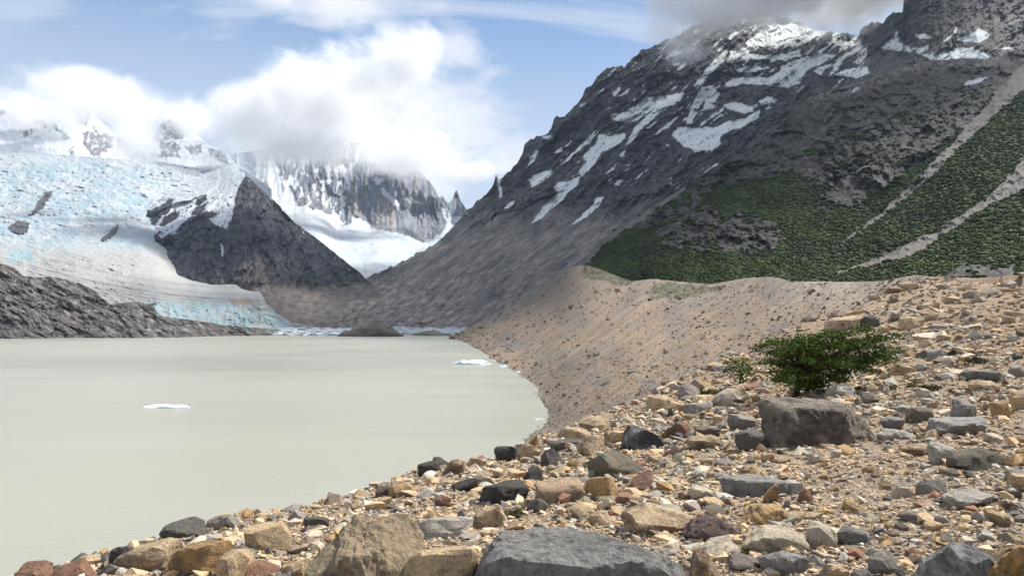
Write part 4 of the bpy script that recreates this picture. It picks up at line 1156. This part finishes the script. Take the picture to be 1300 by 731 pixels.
# loose stones that only their place tells apart
FAM = [('tan', 0.30, 'tan'), ('pale', 0.12, 'cream'), ('grey', 0.16, 'grey'), ('ochre', 0.13, 'ochre'), ('charcoal', 0.12, 'dark charcoal'), ('red', 0.06, 'reddish'), ('palegrey', 0.11, 'pale grey')]


def loose_stones():
    r = np.random.default_rng(77)
    shapes = ['angular', 'block', 'slab', 'angular', 'round', 'wedge']
    meshes = {}
    for k, (fam, _, _) in enumerate(FAM):
        meshes[fam] = []
        for q in range(3):
            me = rock_mesh(300 + k * 7 + q, shapes[(k + q) % 6], 3 if q == 0 else 2, 0.05)
            me.materials.append(RM[fam]); meshes[fam].append(me)
    edge = poly_y([(e[0], e[1]) for e in EDGE])
    n = 0; tries = 0
    while n < 225 and tries < 6000:
        tries += 1
        px = r.uniform(50, 1300)
        py = r.uniform(min(edge(px) + 2, 733), 735)
        if py < 402 or (px > 1000 and py < 440 and r.uniform() < 0.6): continue
        s = min(11 + 11 * r.pareto(2.0), 42) * (0.7 + 0.6 * (py - 350) / 380)
        if any(b[0] - 2 < px < b[2] + 2 and b[1] - 2 < py < b[3] + 8 for b in ROCK_BOXES): continue
        if 985 < px < 1140 and 425 < py < 500: continue
        if ((px - 1110) / 125) ** 2 + ((py - 622) / 58) ** 2 < 1 and r.uniform() < 0.85: continue
        X, Y, Z = ground_hit(px, py)
        if Y > 100: continue
        fam, _, word = FAM[r.choice(len(FAM), p=[f[1] for f in FAM])]
        o = add_obj('stone', meshes[fam][r.integers(3)])
        w = s / F * Y
        o.location = (X, Y, Z - 0.12 * w); o.scale = (w, w * r.uniform(0.6, 1.0), w * r.uniform(0.35, 0.75))
        o.rotation_euler = (r.normal(0, 0.15), r.normal(0, 0.15), r.uniform(0, 6.28))
        loc = mathutils.Vector(o.location)
        near = min(ANCHORS, key=lambda q: (q[0] - loc).length - 0.5 * q[1])
        how = 'beside' if (near[0] - loc).length - 0.5 * near[1] < 3 * w + 0.15 else 'in the gravel around'
        tag(o, f'small loose {word} stone {how} the {near[2]}', 'stone', f'loose {word} stones on the gravel')
        ROCK_BOXES.append((px - s / 2, py - s * 0.5, px + s / 2, py))
        n += 1


loose_stones()

BOXV = np.array([(x, y, z) for z in (-1, 1) for y in (-1, 1) for x in (-1, 1)], float) * 0.5
BOXF = np.array([(0, 2, 3), (0, 3, 1), (4, 5, 7), (4, 7, 6), (0, 1, 5), (0, 5, 4), (2, 6, 7), (2, 7, 3), (0, 4, 6), (0, 6, 2), (1, 3, 7), (1, 7, 5)])


def stone_colours(n, r, dark=1.0):
    names = ['tan', 'pale', 'grey', 'ochre', 'charcoal', 'red', 'palegrey', 'peach', 'brown', 'mauve', 'bluegrey', 'olive']
    p = np.array([.24, .13, .12, .06, .06, .03, .08, .10, .09, .02, .03, .04]); p /= p.sum()
    c = np.array([ROCK_C[k] for k in names])[r.choice(len(names), n, p=p)]
    return c * r.uniform(0.7, 1.2, (n, 1)) * dark


def gravel():
    r = np.random.default_rng(91)
    N = 150000
    px = np.where(r.uniform(0, 1, N) < 0.84, r.uniform(-160, 1460, N), np.where(r.uniform(0, 1, N) < 0.25, r.uniform(-700, -160, N), r.uniform(1460, 2600, N)))
    Y = np.where(r.uniform(0, 1, N) < 0.72, 1 / r.uniform(1 / 40.0, 1 / 3.0, N), np.exp(r.uniform(math.log(10), math.log(115), N)))
    X = (px - HX) / F * Y
    d = edge_dist(X, Y)
    k = d < 0.02 * Y + 0.1
    X, Y, px = X[k][:57000], Y[k][:57000], px[k][:57000]
    n = len(X)
    spx = np.minimum(2.2 + 1.75 * r.pareto(1.85, n), 18)
    py_ = HY + (EYE - ground_z(X, Y, False)) / Y * F
    path = np.exp(-(((px - 1110) / 120) ** 2 + ((py_ - 625) / 50) ** 2))
    spx = spx * np.where(Y < 9, 1.2, 1.0) * (1 - 0.45 * path)
    s = spx * Y / F
    Z = ground_z(X, Y) + s * 0.10
    sc3 = np.stack([r.uniform(0.8, 1.3, n), r.uniform(0.6, 1.0, n), r.uniform(0.35, 0.75, n)], -1)
    colr = stone_colours(n, r, 1.2)
    far = sstep(16, 45, Y)[:, None]
    colr = colr * (1 - far) + (colr * 0.55 + np.array([.19, .145, .105]) * 0.7) * far
    P = np.stack([X, Y, Z], -1)
    big = spx > 5.5
    V, Fc, C = swarm(BOXV, BOXF, P[~big], s[~big], r, 0.36, colr[~big], scale3=sc3[~big], rot='flat')
    V2, F2, C2 = swarm(ICO[1][0] * 0.55, ICO[1][1], P[big], s[big], r, 0.36, colr[big], scale3=sc3[big] * np.array([1, 1, 1.1]), rot='flat')
    V, Fc, C = np.vstack([V, V2]), np.vstack([Fc, F2 + len(V)]), np.vstack([C, C2])
    o = add_obj('gravel', mesh_from('gravel', V, Fc, C, smooth=False), terrain_mat('gravel_stones', 40.0, 0.01, 0.25, detail=3, tone=0.98))
    tag(o, 'mixed tan, grey and rusty gravel strewn over the crest', kind='stuff')


gravel()


def scree():
    r = np.random.default_rng(93)
    P, PX, PY = MOR['P'], MOR['PX'], MOR['PY']
    nr, nc = PX.shape
    i = r.integers(10, nr - 6, 60000); j = r.integers(0, nc - 1, 60000)
    w = 0.35 + 0.9 * sstep(0.0, 0.3, fbm(PX[i, j] / 35, PY[i, j] / 14, 4, 501)) + 0.8 * sstep(430, 520, PY[i, j])
    k = (r.uniform(0, 1.6, len(i)) < w) & (P[i, j, 2] > -0.3)
    i, j = i[k][:6500], j[k][:6500]
    C0 = P[i, j] + 0
    n = len(i)
    s = np.minimum(1.3 + 0.7 * r.pareto(2.4, n), 6) * C0[:, 1] / F
    C0[:, 2] += 0.12 * s
    colr = stone_colours(n, r, 0.8) * 0.35 + np.array([.28, .215, .155]) * 0.65
    V, Fc, C = swarm(BOXV, BOXF, C0, s, r, 0.34, colr, scale3=np.stack([r.uniform(.8, 1.3, n), r.uniform(.6, 1, n), r.uniform(.5, .9, n)], -1))
    o = add_obj('scree', mesh_from('scree', V, Fc, C, smooth=False), terrain_mat('scree_stones', 3.0, 0.1, 0.25, detail=3))
    tag(o, 'brown and grey scree stones scattered down the moraine slope', kind='stuff')


scree()

# ------------------------------------------------------------------ ice and islets on the lake
def ice_mat():
    m = bpy.data.materials.new('floating_ice'); m.use_nodes = True
    nt = m.node_tree; b = nt.nodes['Principled BSDF']
    geo = node(nt, 'ShaderNodeNewGeometry')
    n1 = node(nt, 'ShaderNodeTexNoise', ins={'Vector': geo.outputs['Position'], 'Scale': 0.5, 'Detail': 5})
    c = ramp(nt, n1.outputs['Fac'], [(0.35, (0.50, 0.66, 0.74)), (0.6, (0.74, 0.79, 0.82))])
    nt.links.new(c, b.inputs['Base Color'])
    b.inputs['Roughness'].default_value = 0.5
    return m


M_FLOE = ice_mat()


def floe(name, x0, x1, y0, y1, label, seed, cat='iceberg', m=None, dr=0.5, hk=1.0):
    Y = water_y(y1)
    w = (x1 - x0) / F * Y
    r = np.random.default_rng(seed)
    U, Fc = ICO[4]
    V = U * np.array([0.5, 0.5, 1.0])
    prof = 0.45 + 0.75 * np.clip(fbm(V[:, 0] * 5 + seed, V[:, 1] * 5, 4, 551) + 0.25, 0, 1)
    V[:, 2] = np.where(V[:, 2] > 0, V[:, 2] * prof, V[:, 2] * 0.3)
    V[:, :2] *= (1 + 0.35 * fbm(np.arctan2(U[:, 1], U[:, 0]) * 1.4 + seed, U[:, 2], 3, 557))[:, None]
    V[:, 2] /= V[:, 2].max()
    o = add_obj(name, mesh_from(name, V, Fc, smooth=True), m or M_FLOE)
    d = dr * w
    o.location = ((x0 + x1) / 2 / F * Y - HX / F * Y, Y + d * 0.35, -0.1)
    o.scale = (w, d, max((y1 - y0) / F * Y * hk, 0.1))
    tag(o, label, cat)
    return o


floe('iceberg', 180, 240, 512.5, 517.5, 'flat white iceberg floating alone in the open lake', 1, dr=0.3)
floe('iceberg', 576, 623, 455.5, 462.5, 'white-blue iceberg floating near the moraine shore', 2, dr=0.35)
floe('iceberg', 634, 646, 462.5, 465.5, 'small ice chip between the white-blue iceberg and the shore', 3, dr=0.5)
floe('iceberg', 653, 662, 470.5, 473.5, 'tiny ice chip close to the brown shore', 4, dr=0.5)
floe('iceberg', 677, 689, 530, 532.5, 'thin ice chip in the little bay under the stony crest', 5, dr=0.4)
floe('islet', 428, 511, 413, 427, 'dark jagged rock islet in front of the far ice', 6, 'islet', RM['charcoal'], dr=0.4)
floe('islet', 524, 571, 418.5, 426, 'low grey rock islet beside the larger dark islet', 7, 'islet', RM['grey'], dr=0.4)


def brash():
    r = np.random.default_rng(95)
    n = 420
    px = np.concatenate([r.uniform(345, 445, 220), r.uniform(500, 592, 140), r.uniform(340, 595, 60)])
    py = r.uniform(418.2, 424.5, n)
    py = np.where(px < 445, r.uniform(418.2, 426, n), py)
    Y = water_y(py)
    X = (px - HX) / F * Y
    s = r.uniform(2.0, 8.0, n) * Y / F
    V, Fc, C = swarm(*ICO[1], np.stack([X, Y, 0.1 * s], -1), s, r, 0.35, np.tile(np.array([.7, .76, .8]), (n, 1)) * r.uniform(.75, 1.05, (n, 1)), flat=0.42)
    o = add_obj('brash_ice', mesh_from('brash_ice', V, Fc, C, smooth=False), terrain_mat('brash', 0.1, 0.3, 0.12))
    tag(o, 'band of broken white ice floating below the glacier front', kind='stuff')


brash()

# ------------------------------------------------------------------ windswept tree, shrub and tufts
def tube(pts, radii, n=7):
    pts = np.asarray(pts, float)
    V, Fc = [], []
    for k, p in enumerate(pts):
        t = pts[min(k + 1, len(pts) - 1)] - pts[max(k - 1, 0)]
        t = t / (np.linalg.norm(t) + 1e-9)
        a = np.cross(t, [0.3, 1, 0.1]); a /= np.linalg.norm(a); b = np.cross(t, a)
        for q in range(n):
            th = 2 * math.pi * q / n
            V.append(p + radii[k] * (math.cos(th) * a + math.sin(th) * b))
    for k in range(len(pts) - 1):
        for q in range(n):
            i, j = k * n + q, k * n + (q + 1) % n
            Fc.append((i, j, j + n, i + n))
    return np.array(V), np.array(Fc)


def join(parts):
    Vs, Fs, o = [], [], 0
    for V, Fc in parts:
        Vs.append(V); Fs.append(Fc + o); o += len(V)
    return np.vstack(Vs), np.vstack(Fs)


def leaves(centers, spread, per, size, r, base):
    n = len(centers) * per
    c = np.repeat(centers, per, 0) + r.normal(0, 1, (n, 3)) * spread
    u = r.normal(size=(n, 3)); u[:, 2] *= 0.5; u /= np.linalg.norm(u, axis=1)[:, None]
    v = np.cross(u, r.normal(size=(n, 3))); v /= np.linalg.norm(v, axis=1)[:, None]
    s = size * r.uniform(0.6, 1.3, (n, 1))
    V = np.stack([c - u * s, c + v * s * 0.55, c + u * s, c - v * s * 0.55], 1).reshape(-1, 3)
    Fc = np.arange(n * 4).reshape(n, 4)
    C = np.repeat(np.asarray(base) * r.uniform(0.55, 1.6, (n, 1)) + np.array([.02, .015, 0]) * r.uniform(0, 1, (n, 1)) ** 2, 4, 0)
    return V, Fc, C


BARK = rock_mat('bark', (.055, .042, .034), (.10, .085, .07), 0.55, 30, 0.01)
LEAF = foliage_mat('beech_leaves')


def tree(name, label, cat, base, crown, trunk_px, clusters, per, leaf_px, seed, flat=0.35, hub=(0, 0)):
    r = np.random.default_rng(seed)
    X, Y, Z = ground_hit(*base)
    k = Y / F
    root = bpy.data.objects.new(name, None); col.objects.link(root)
    root.location = (X, Y, Z); root.empty_display_size = 0.3
    tag(root, label, cat)
    xs, ys = [p[0] for p in crown], [p[1] for p in crown]
    C = []
    while len(C) < clusters:
        p = (r.uniform(min(xs), max(xs)), r.uniform(min(ys), max(ys)))
        if inside(crown, np.array([p[0]]), np.array([p[1]]))[0]:
            C.append(((p[0] - base[0]) * k, r.normal(0, 0.26) * (max(xs) - min(xs)) * k * 0.6, (base[1] - p[1]) * k))
    C = np.array(C)
    parts = []
    hub_p = np.array([hub[0] * k, 0, hub[1] * k])
    for s in range(3):
        b0 = np.array([(s - 1) * trunk_px * 0.38 * k, r.normal(0, .02), -0.06])
        mid = b0 * 0.5 + hub_p * 0.5 + r.normal(0, 2 * k, 3)
        parts.append(tube([b0, mid, hub_p + r.normal(0, 2 * k, 3)], [trunk_px * 0.46 * k, trunk_px * 0.38 * k, trunk_px * 0.34 * k]))
    tr = add_obj('trunk', mesh_from('trunk', *join(parts)), BARK, root)
    parts = []
    for c in C[::2]:
        mid = hub_p * 0.55 + c * 0.45 + np.array([0, 0, 3 * k]) + r.normal(0, 3 * k, 3)
        parts.append(tube([hub_p, mid, c], [trunk_px * 0.16 * k, trunk_px * 0.10 * k, trunk_px * 0.035 * k], 5))
    add_obj('branches', mesh_from('branches', *join(parts)), BARK, root)
    V, Fc, Cc = leaves(C, np.array([6.5, 6.0, 7.5 * flat]) * k, per, leaf_px * k, r, (.098, .150, .032))
    add_obj('crown', mesh_from('crown', V, Fc, Cc, smooth=False), LEAF, root)
    return root


CROWN = [(968, 442), (975, 437), (985, 433), (1003, 431), (1023, 428), (1038, 422), (1068, 421), (1086, 419), (1104, 417), (1108, 428), (1111, 438), (1120, 446), (1124, 456), (1118, 462), (1105, 468), (1086, 473), (1066, 487), (1048, 495), (1026, 497), (1016, 490), (1000, 489), (986, 481), (977, 460)]
tree('windswept_tree', 'stunted windswept beech tree with dark green crown behind the large boulder', 'tree', (1010, 503), CROWN, 7, 185, 120, 1.8, 5, 0.32, (6, 28))
tree('shrub', 'small dark green shrub on the slope beside the windswept tree', 'shrub', (940, 489), [(925, 470), (935, 458), (950, 456), (958, 466), (955, 482), (930, 484)], 3, 16, 34, 1.9, 8, 0.5, (0, 10))


def tuft(px, py, wpx, label, seed):
    r = np.random.default_rng(seed)
    X, Y, Z = ground_hit(px, py)
    k = Y / F
    n = 26
    C = np.stack([r.normal(0, wpx * 0.28, n) * k, r.normal(0, wpx * 0.28, n) * k, np.abs(r.normal(0, 1.6, n)) * k + 0.01], -1)
    V, Fc, Cc = leaves(C, np.array([2.2, 2.2, 1.3]) * k, 40, 1.5 * k, r, (.105, .10, .035))
    o = add_obj('cushion_plant', mesh_from('cushion_plant', V, Fc, Cc, smooth=False), LEAF)
    o.location = (X, Y, Z)
    tag(o, label, 'plant')


tuft(654, 654, 26, 'yellow-green cushion plant by the corner of the blue-grey slab boulder', 1)
tuft(846, 559, 34, 'green mossy mat beside the black rock with a pale flank', 2)
tuft(1175, 495, 60, 'long olive green mat on the slope behind the boulder', 3)
tuft(1140, 474, 56, 'olive mat creeping over gravel beyond the tree crown', 4)
tuft(1245, 460, 44, 'green mat high on the gravel above the dark flat slab', 5)
tuft(905, 500, 46, 'dull green mat on the slope below the small shrub', 6)
tuft(950, 705, 22, 'small yellow-green tuft beside the rounded mauve rock', 7)

# ------------------------------------------------------------------ clouds wrapped round the peaks
def cloud_material(name, blobs, dens, nscale, seed, warp=0.35, albedo=0.95, aniso=0.0, rate=1.0):
    """blobs: (centre xyz, radii xyz) in world metres; density falls off from their union, broken up by noise"""
    m = bpy.data.materials.new(name); m.use_nodes = True
    nt = m.node_tree; nt.nodes.clear()
    geo = node(nt, 'ShaderNodeNewGeometry')
    pos = geo.outputs['Position']
    off = node(nt, 'ShaderNodeVectorMath', operation='ADD', ins={0: pos, 1: (seed * 917.0, seed * 331.0, 0)})
    big = node(nt, 'ShaderNodeTexNoise', ins={'Vector': off.outputs[0], 'Scale': nscale, 'Detail': 8, 'Roughness': 0.70})
    field = None
    for c, r in blobs:
        v = node(nt, 'ShaderNodeVectorMath', operation='SUBTRACT', ins={0: pos, 1: c})
        v = node(nt, 'ShaderNodeVectorMath', operation='DIVIDE', ins={0: v.outputs[0], 1: r})
        l = node(nt, 'ShaderNodeVectorMath', operation='LENGTH', ins={0: v.outputs[0]})
        s = node(nt, 'ShaderNodeMath', operation='SUBTRACT', ins={0: 1.0, 1: l.outputs['Value']})
        field = s.outputs[0] if field is None else node(nt, 'ShaderNodeMath', operation='SMOOTH_MAX', ins={0: field, 1: s.outputs[0], 2: 0.2}).outputs[0]
    n0 = node(nt, 'ShaderNodeMath', operation='SUBTRACT', ins={0: big.outputs['Fac'], 1: 0.52})
    n1 = node(nt, 'ShaderNodeMath', operation='MULTIPLY', ins={0: n0.outputs[0], 1: 3.4 * warp / 0.35})
    sm = node(nt, 'ShaderNodeMath', operation='ADD', ins={0: field, 1: n1.outputs[0]})
    mr = node(nt, 'ShaderNodeMapRange', ins={'Value': sm.outputs[0], 'From Min': 0.0, 'From Max': 0.75, 'To Min': 0.0, 'To Max': 1.0})
    pw = node(nt, 'ShaderNodeMath', operation='POWER', ins={0: mr.outputs[0], 1: 1.5})
    mr = node(nt, 'ShaderNodeMath', operation='MULTIPLY', ins={0: pw.outputs[0], 1: dens})
    pv = node(nt, 'ShaderNodeVolumePrincipled', ins={'Color': (albedo, albedo, albedo, 1), 'Density': mr.outputs[0], 'Anisotropy': aniso})
    node(nt, 'ShaderNodeOutputMaterial', ins={'Volume': pv.outputs[0]})
    m.cycles.volume_step_rate = rate
    return m


def cloud(label, Y, blobs, dens, nscale, seed, **kw):
    """blobs: px, py, dY, half width px, half height px, half depth m"""
    bl = []
    for px, py, dY, hw, hh, hd in blobs:
        yy = Y + dY
        c = to_world(px, py, yy)
        bl.append((c, (hw / F * yy, hd, hh / F * yy)))
    lo = np.min([np.array(c) - np.array(r) * 1.12 for c, r in bl], 0); hi = np.max([np.array(c) + np.array(r) * 1.12 for c, r in bl], 0)
    x0, y0, z0 = lo; x1, y1, z1 = hi
    V = [(x, y, z) for z in (z0, z1) for y in (y0, y1) for x in (x0, x1)]
    Fc = [(0, 2, 3, 1), (4, 5, 7, 6), (0, 1, 5, 4), (2, 6, 7, 3), (0, 4, 6, 2), (1, 3, 7, 5)]
    me = mesh_from('cloud', V, Fc, smooth=False)
    o = add_obj('cloud', me, cloud_material('cloud_vapour', bl, dens, nscale, seed, **kw))
    tag(o, label, 'cloud', 'clouds round the peaks')
    o['kind'] = 'stuff'
    return o


def bank(blobs, dens, seed, label):
    lo = np.min([np.array(c) - np.array(r) for c, r in blobs], 0); hi = np.max([np.array(c) + np.array(r) for c, r in blobs], 0)
    V = [(x, y, z) for z in (lo[2], hi[2]) for y in (lo[1], hi[1]) for x in (lo[0], hi[0])]
    Fc = [(0, 2, 3, 1), (4, 5, 7, 6), (0, 1, 5, 4), (2, 6, 7, 3), (0, 4, 6, 2), (1, 3, 7, 5)]
    o = add_obj('cloud', mesh_from('cloud', V, Fc, smooth=False), cloud_material('cloud_vapour', blobs, dens, 0.0016, seed, warp=0.2, rate=1.6))
    tag(o, label, 'cloud', 'clouds round the peaks', 'stuff')
    return o


cloud('large white cumulus cloud with a grey belly hiding the granite peaks', 3500,
      [(420, 125, 0, 130, 58, 360), (315, 150, 0, 80, 46, 300), (505, 80, 0, 68, 46, 280), (520, 195, 250, 85, 27, 300), (400, 185, 0, 110, 30, 300), (590, 218, 500, 45, 14, 200)], 0.015, 0.0032, 1, rate=0.6)
cloud('small pale cloud clinging to the ice cap peaks', 3450,
      [(150, 138, 0, 62, 48, 220), (178, 176, 0, 48, 24, 200), (40, 140, 300, 90, 22, 200), (90, 105, 100, 70, 26, 200), (228, 148, 0, 42, 30, 200)], 0.012, 0.0042, 2, rate=0.8)
cloud('grey cloud bank resting on the snow-streaked summit ridge', 2250,
      [(990, -8, 0, 130, 36, 280), (1110, -22, 0, 120, 50, 280), (900, 18, 0, 80, 34, 220), (1000, -60, 0, 260, 56, 350), (868, 66, -150, 44, 20, 110)], 0.022, 0.0044, 3, rate=0.7)
# the bank spreads on above the ridge and the forest and keeps the sun off them
bank([((1300, 2000, 1640), (850, 1020, 170)), ((850, 2750, 1680), (620, 600, 150))], 0.022, 4, 'broad grey cloud bank spreading above the summit ridge and forest')
cloud('broken white cumulus cloud high above the dark pyramid', 2300,
      [(634, -85, 0, 105, 62, 260), (560, -70, 0, 80, 40, 220), (420, 2, 0, 75, 26, 160), (350, -12, 0, 50, 26, 150)], 0.018, 0.0042, 5, rate=0.9)
cloud('thin white mist drifting across the ice cap skyline', 3300,
      [(110, 135, 0, 190, 42, 150), (330, 200, 100, 150, 26, 150), (560, 215, 400, 110, 22, 150)], 0.0035, 0.0040, 6, rate=1.3)

# ------------------------------------------------------------------ thin blue air
def haze():
    m = bpy.data.materials.new('thin_haze'); m.use_nodes = True
    nt = m.node_tree; nt.nodes.clear()
    pv = node(nt, 'ShaderNodeVolumePrincipled', ins={'Color': (0.62, 0.78, 1.0, 1), 'Density': 2.4e-5, 'Anisotropy': 0.3})
    node(nt, 'ShaderNodeOutputMaterial', ins={'Volume': pv.outputs[0]})
    x0, y0, z0, x1, y1, z1 = -7000, -400, -12, 5000, 8000, 1900
    V = [(x, y, z) for z in (z0, z1) for y in (y0, y1) for x in (x0, x1)]
    Fc = [(0, 2, 3, 1), (4, 5, 7, 6), (0, 1, 5, 4), (2, 6, 7, 3), (0, 4, 6, 2), (1, 3, 7, 5)]
    tag(add_obj('haze', mesh_from('haze', V, Fc, smooth=False), m), 'thin blue mountain haze filling the valley', kind='stuff')


haze()
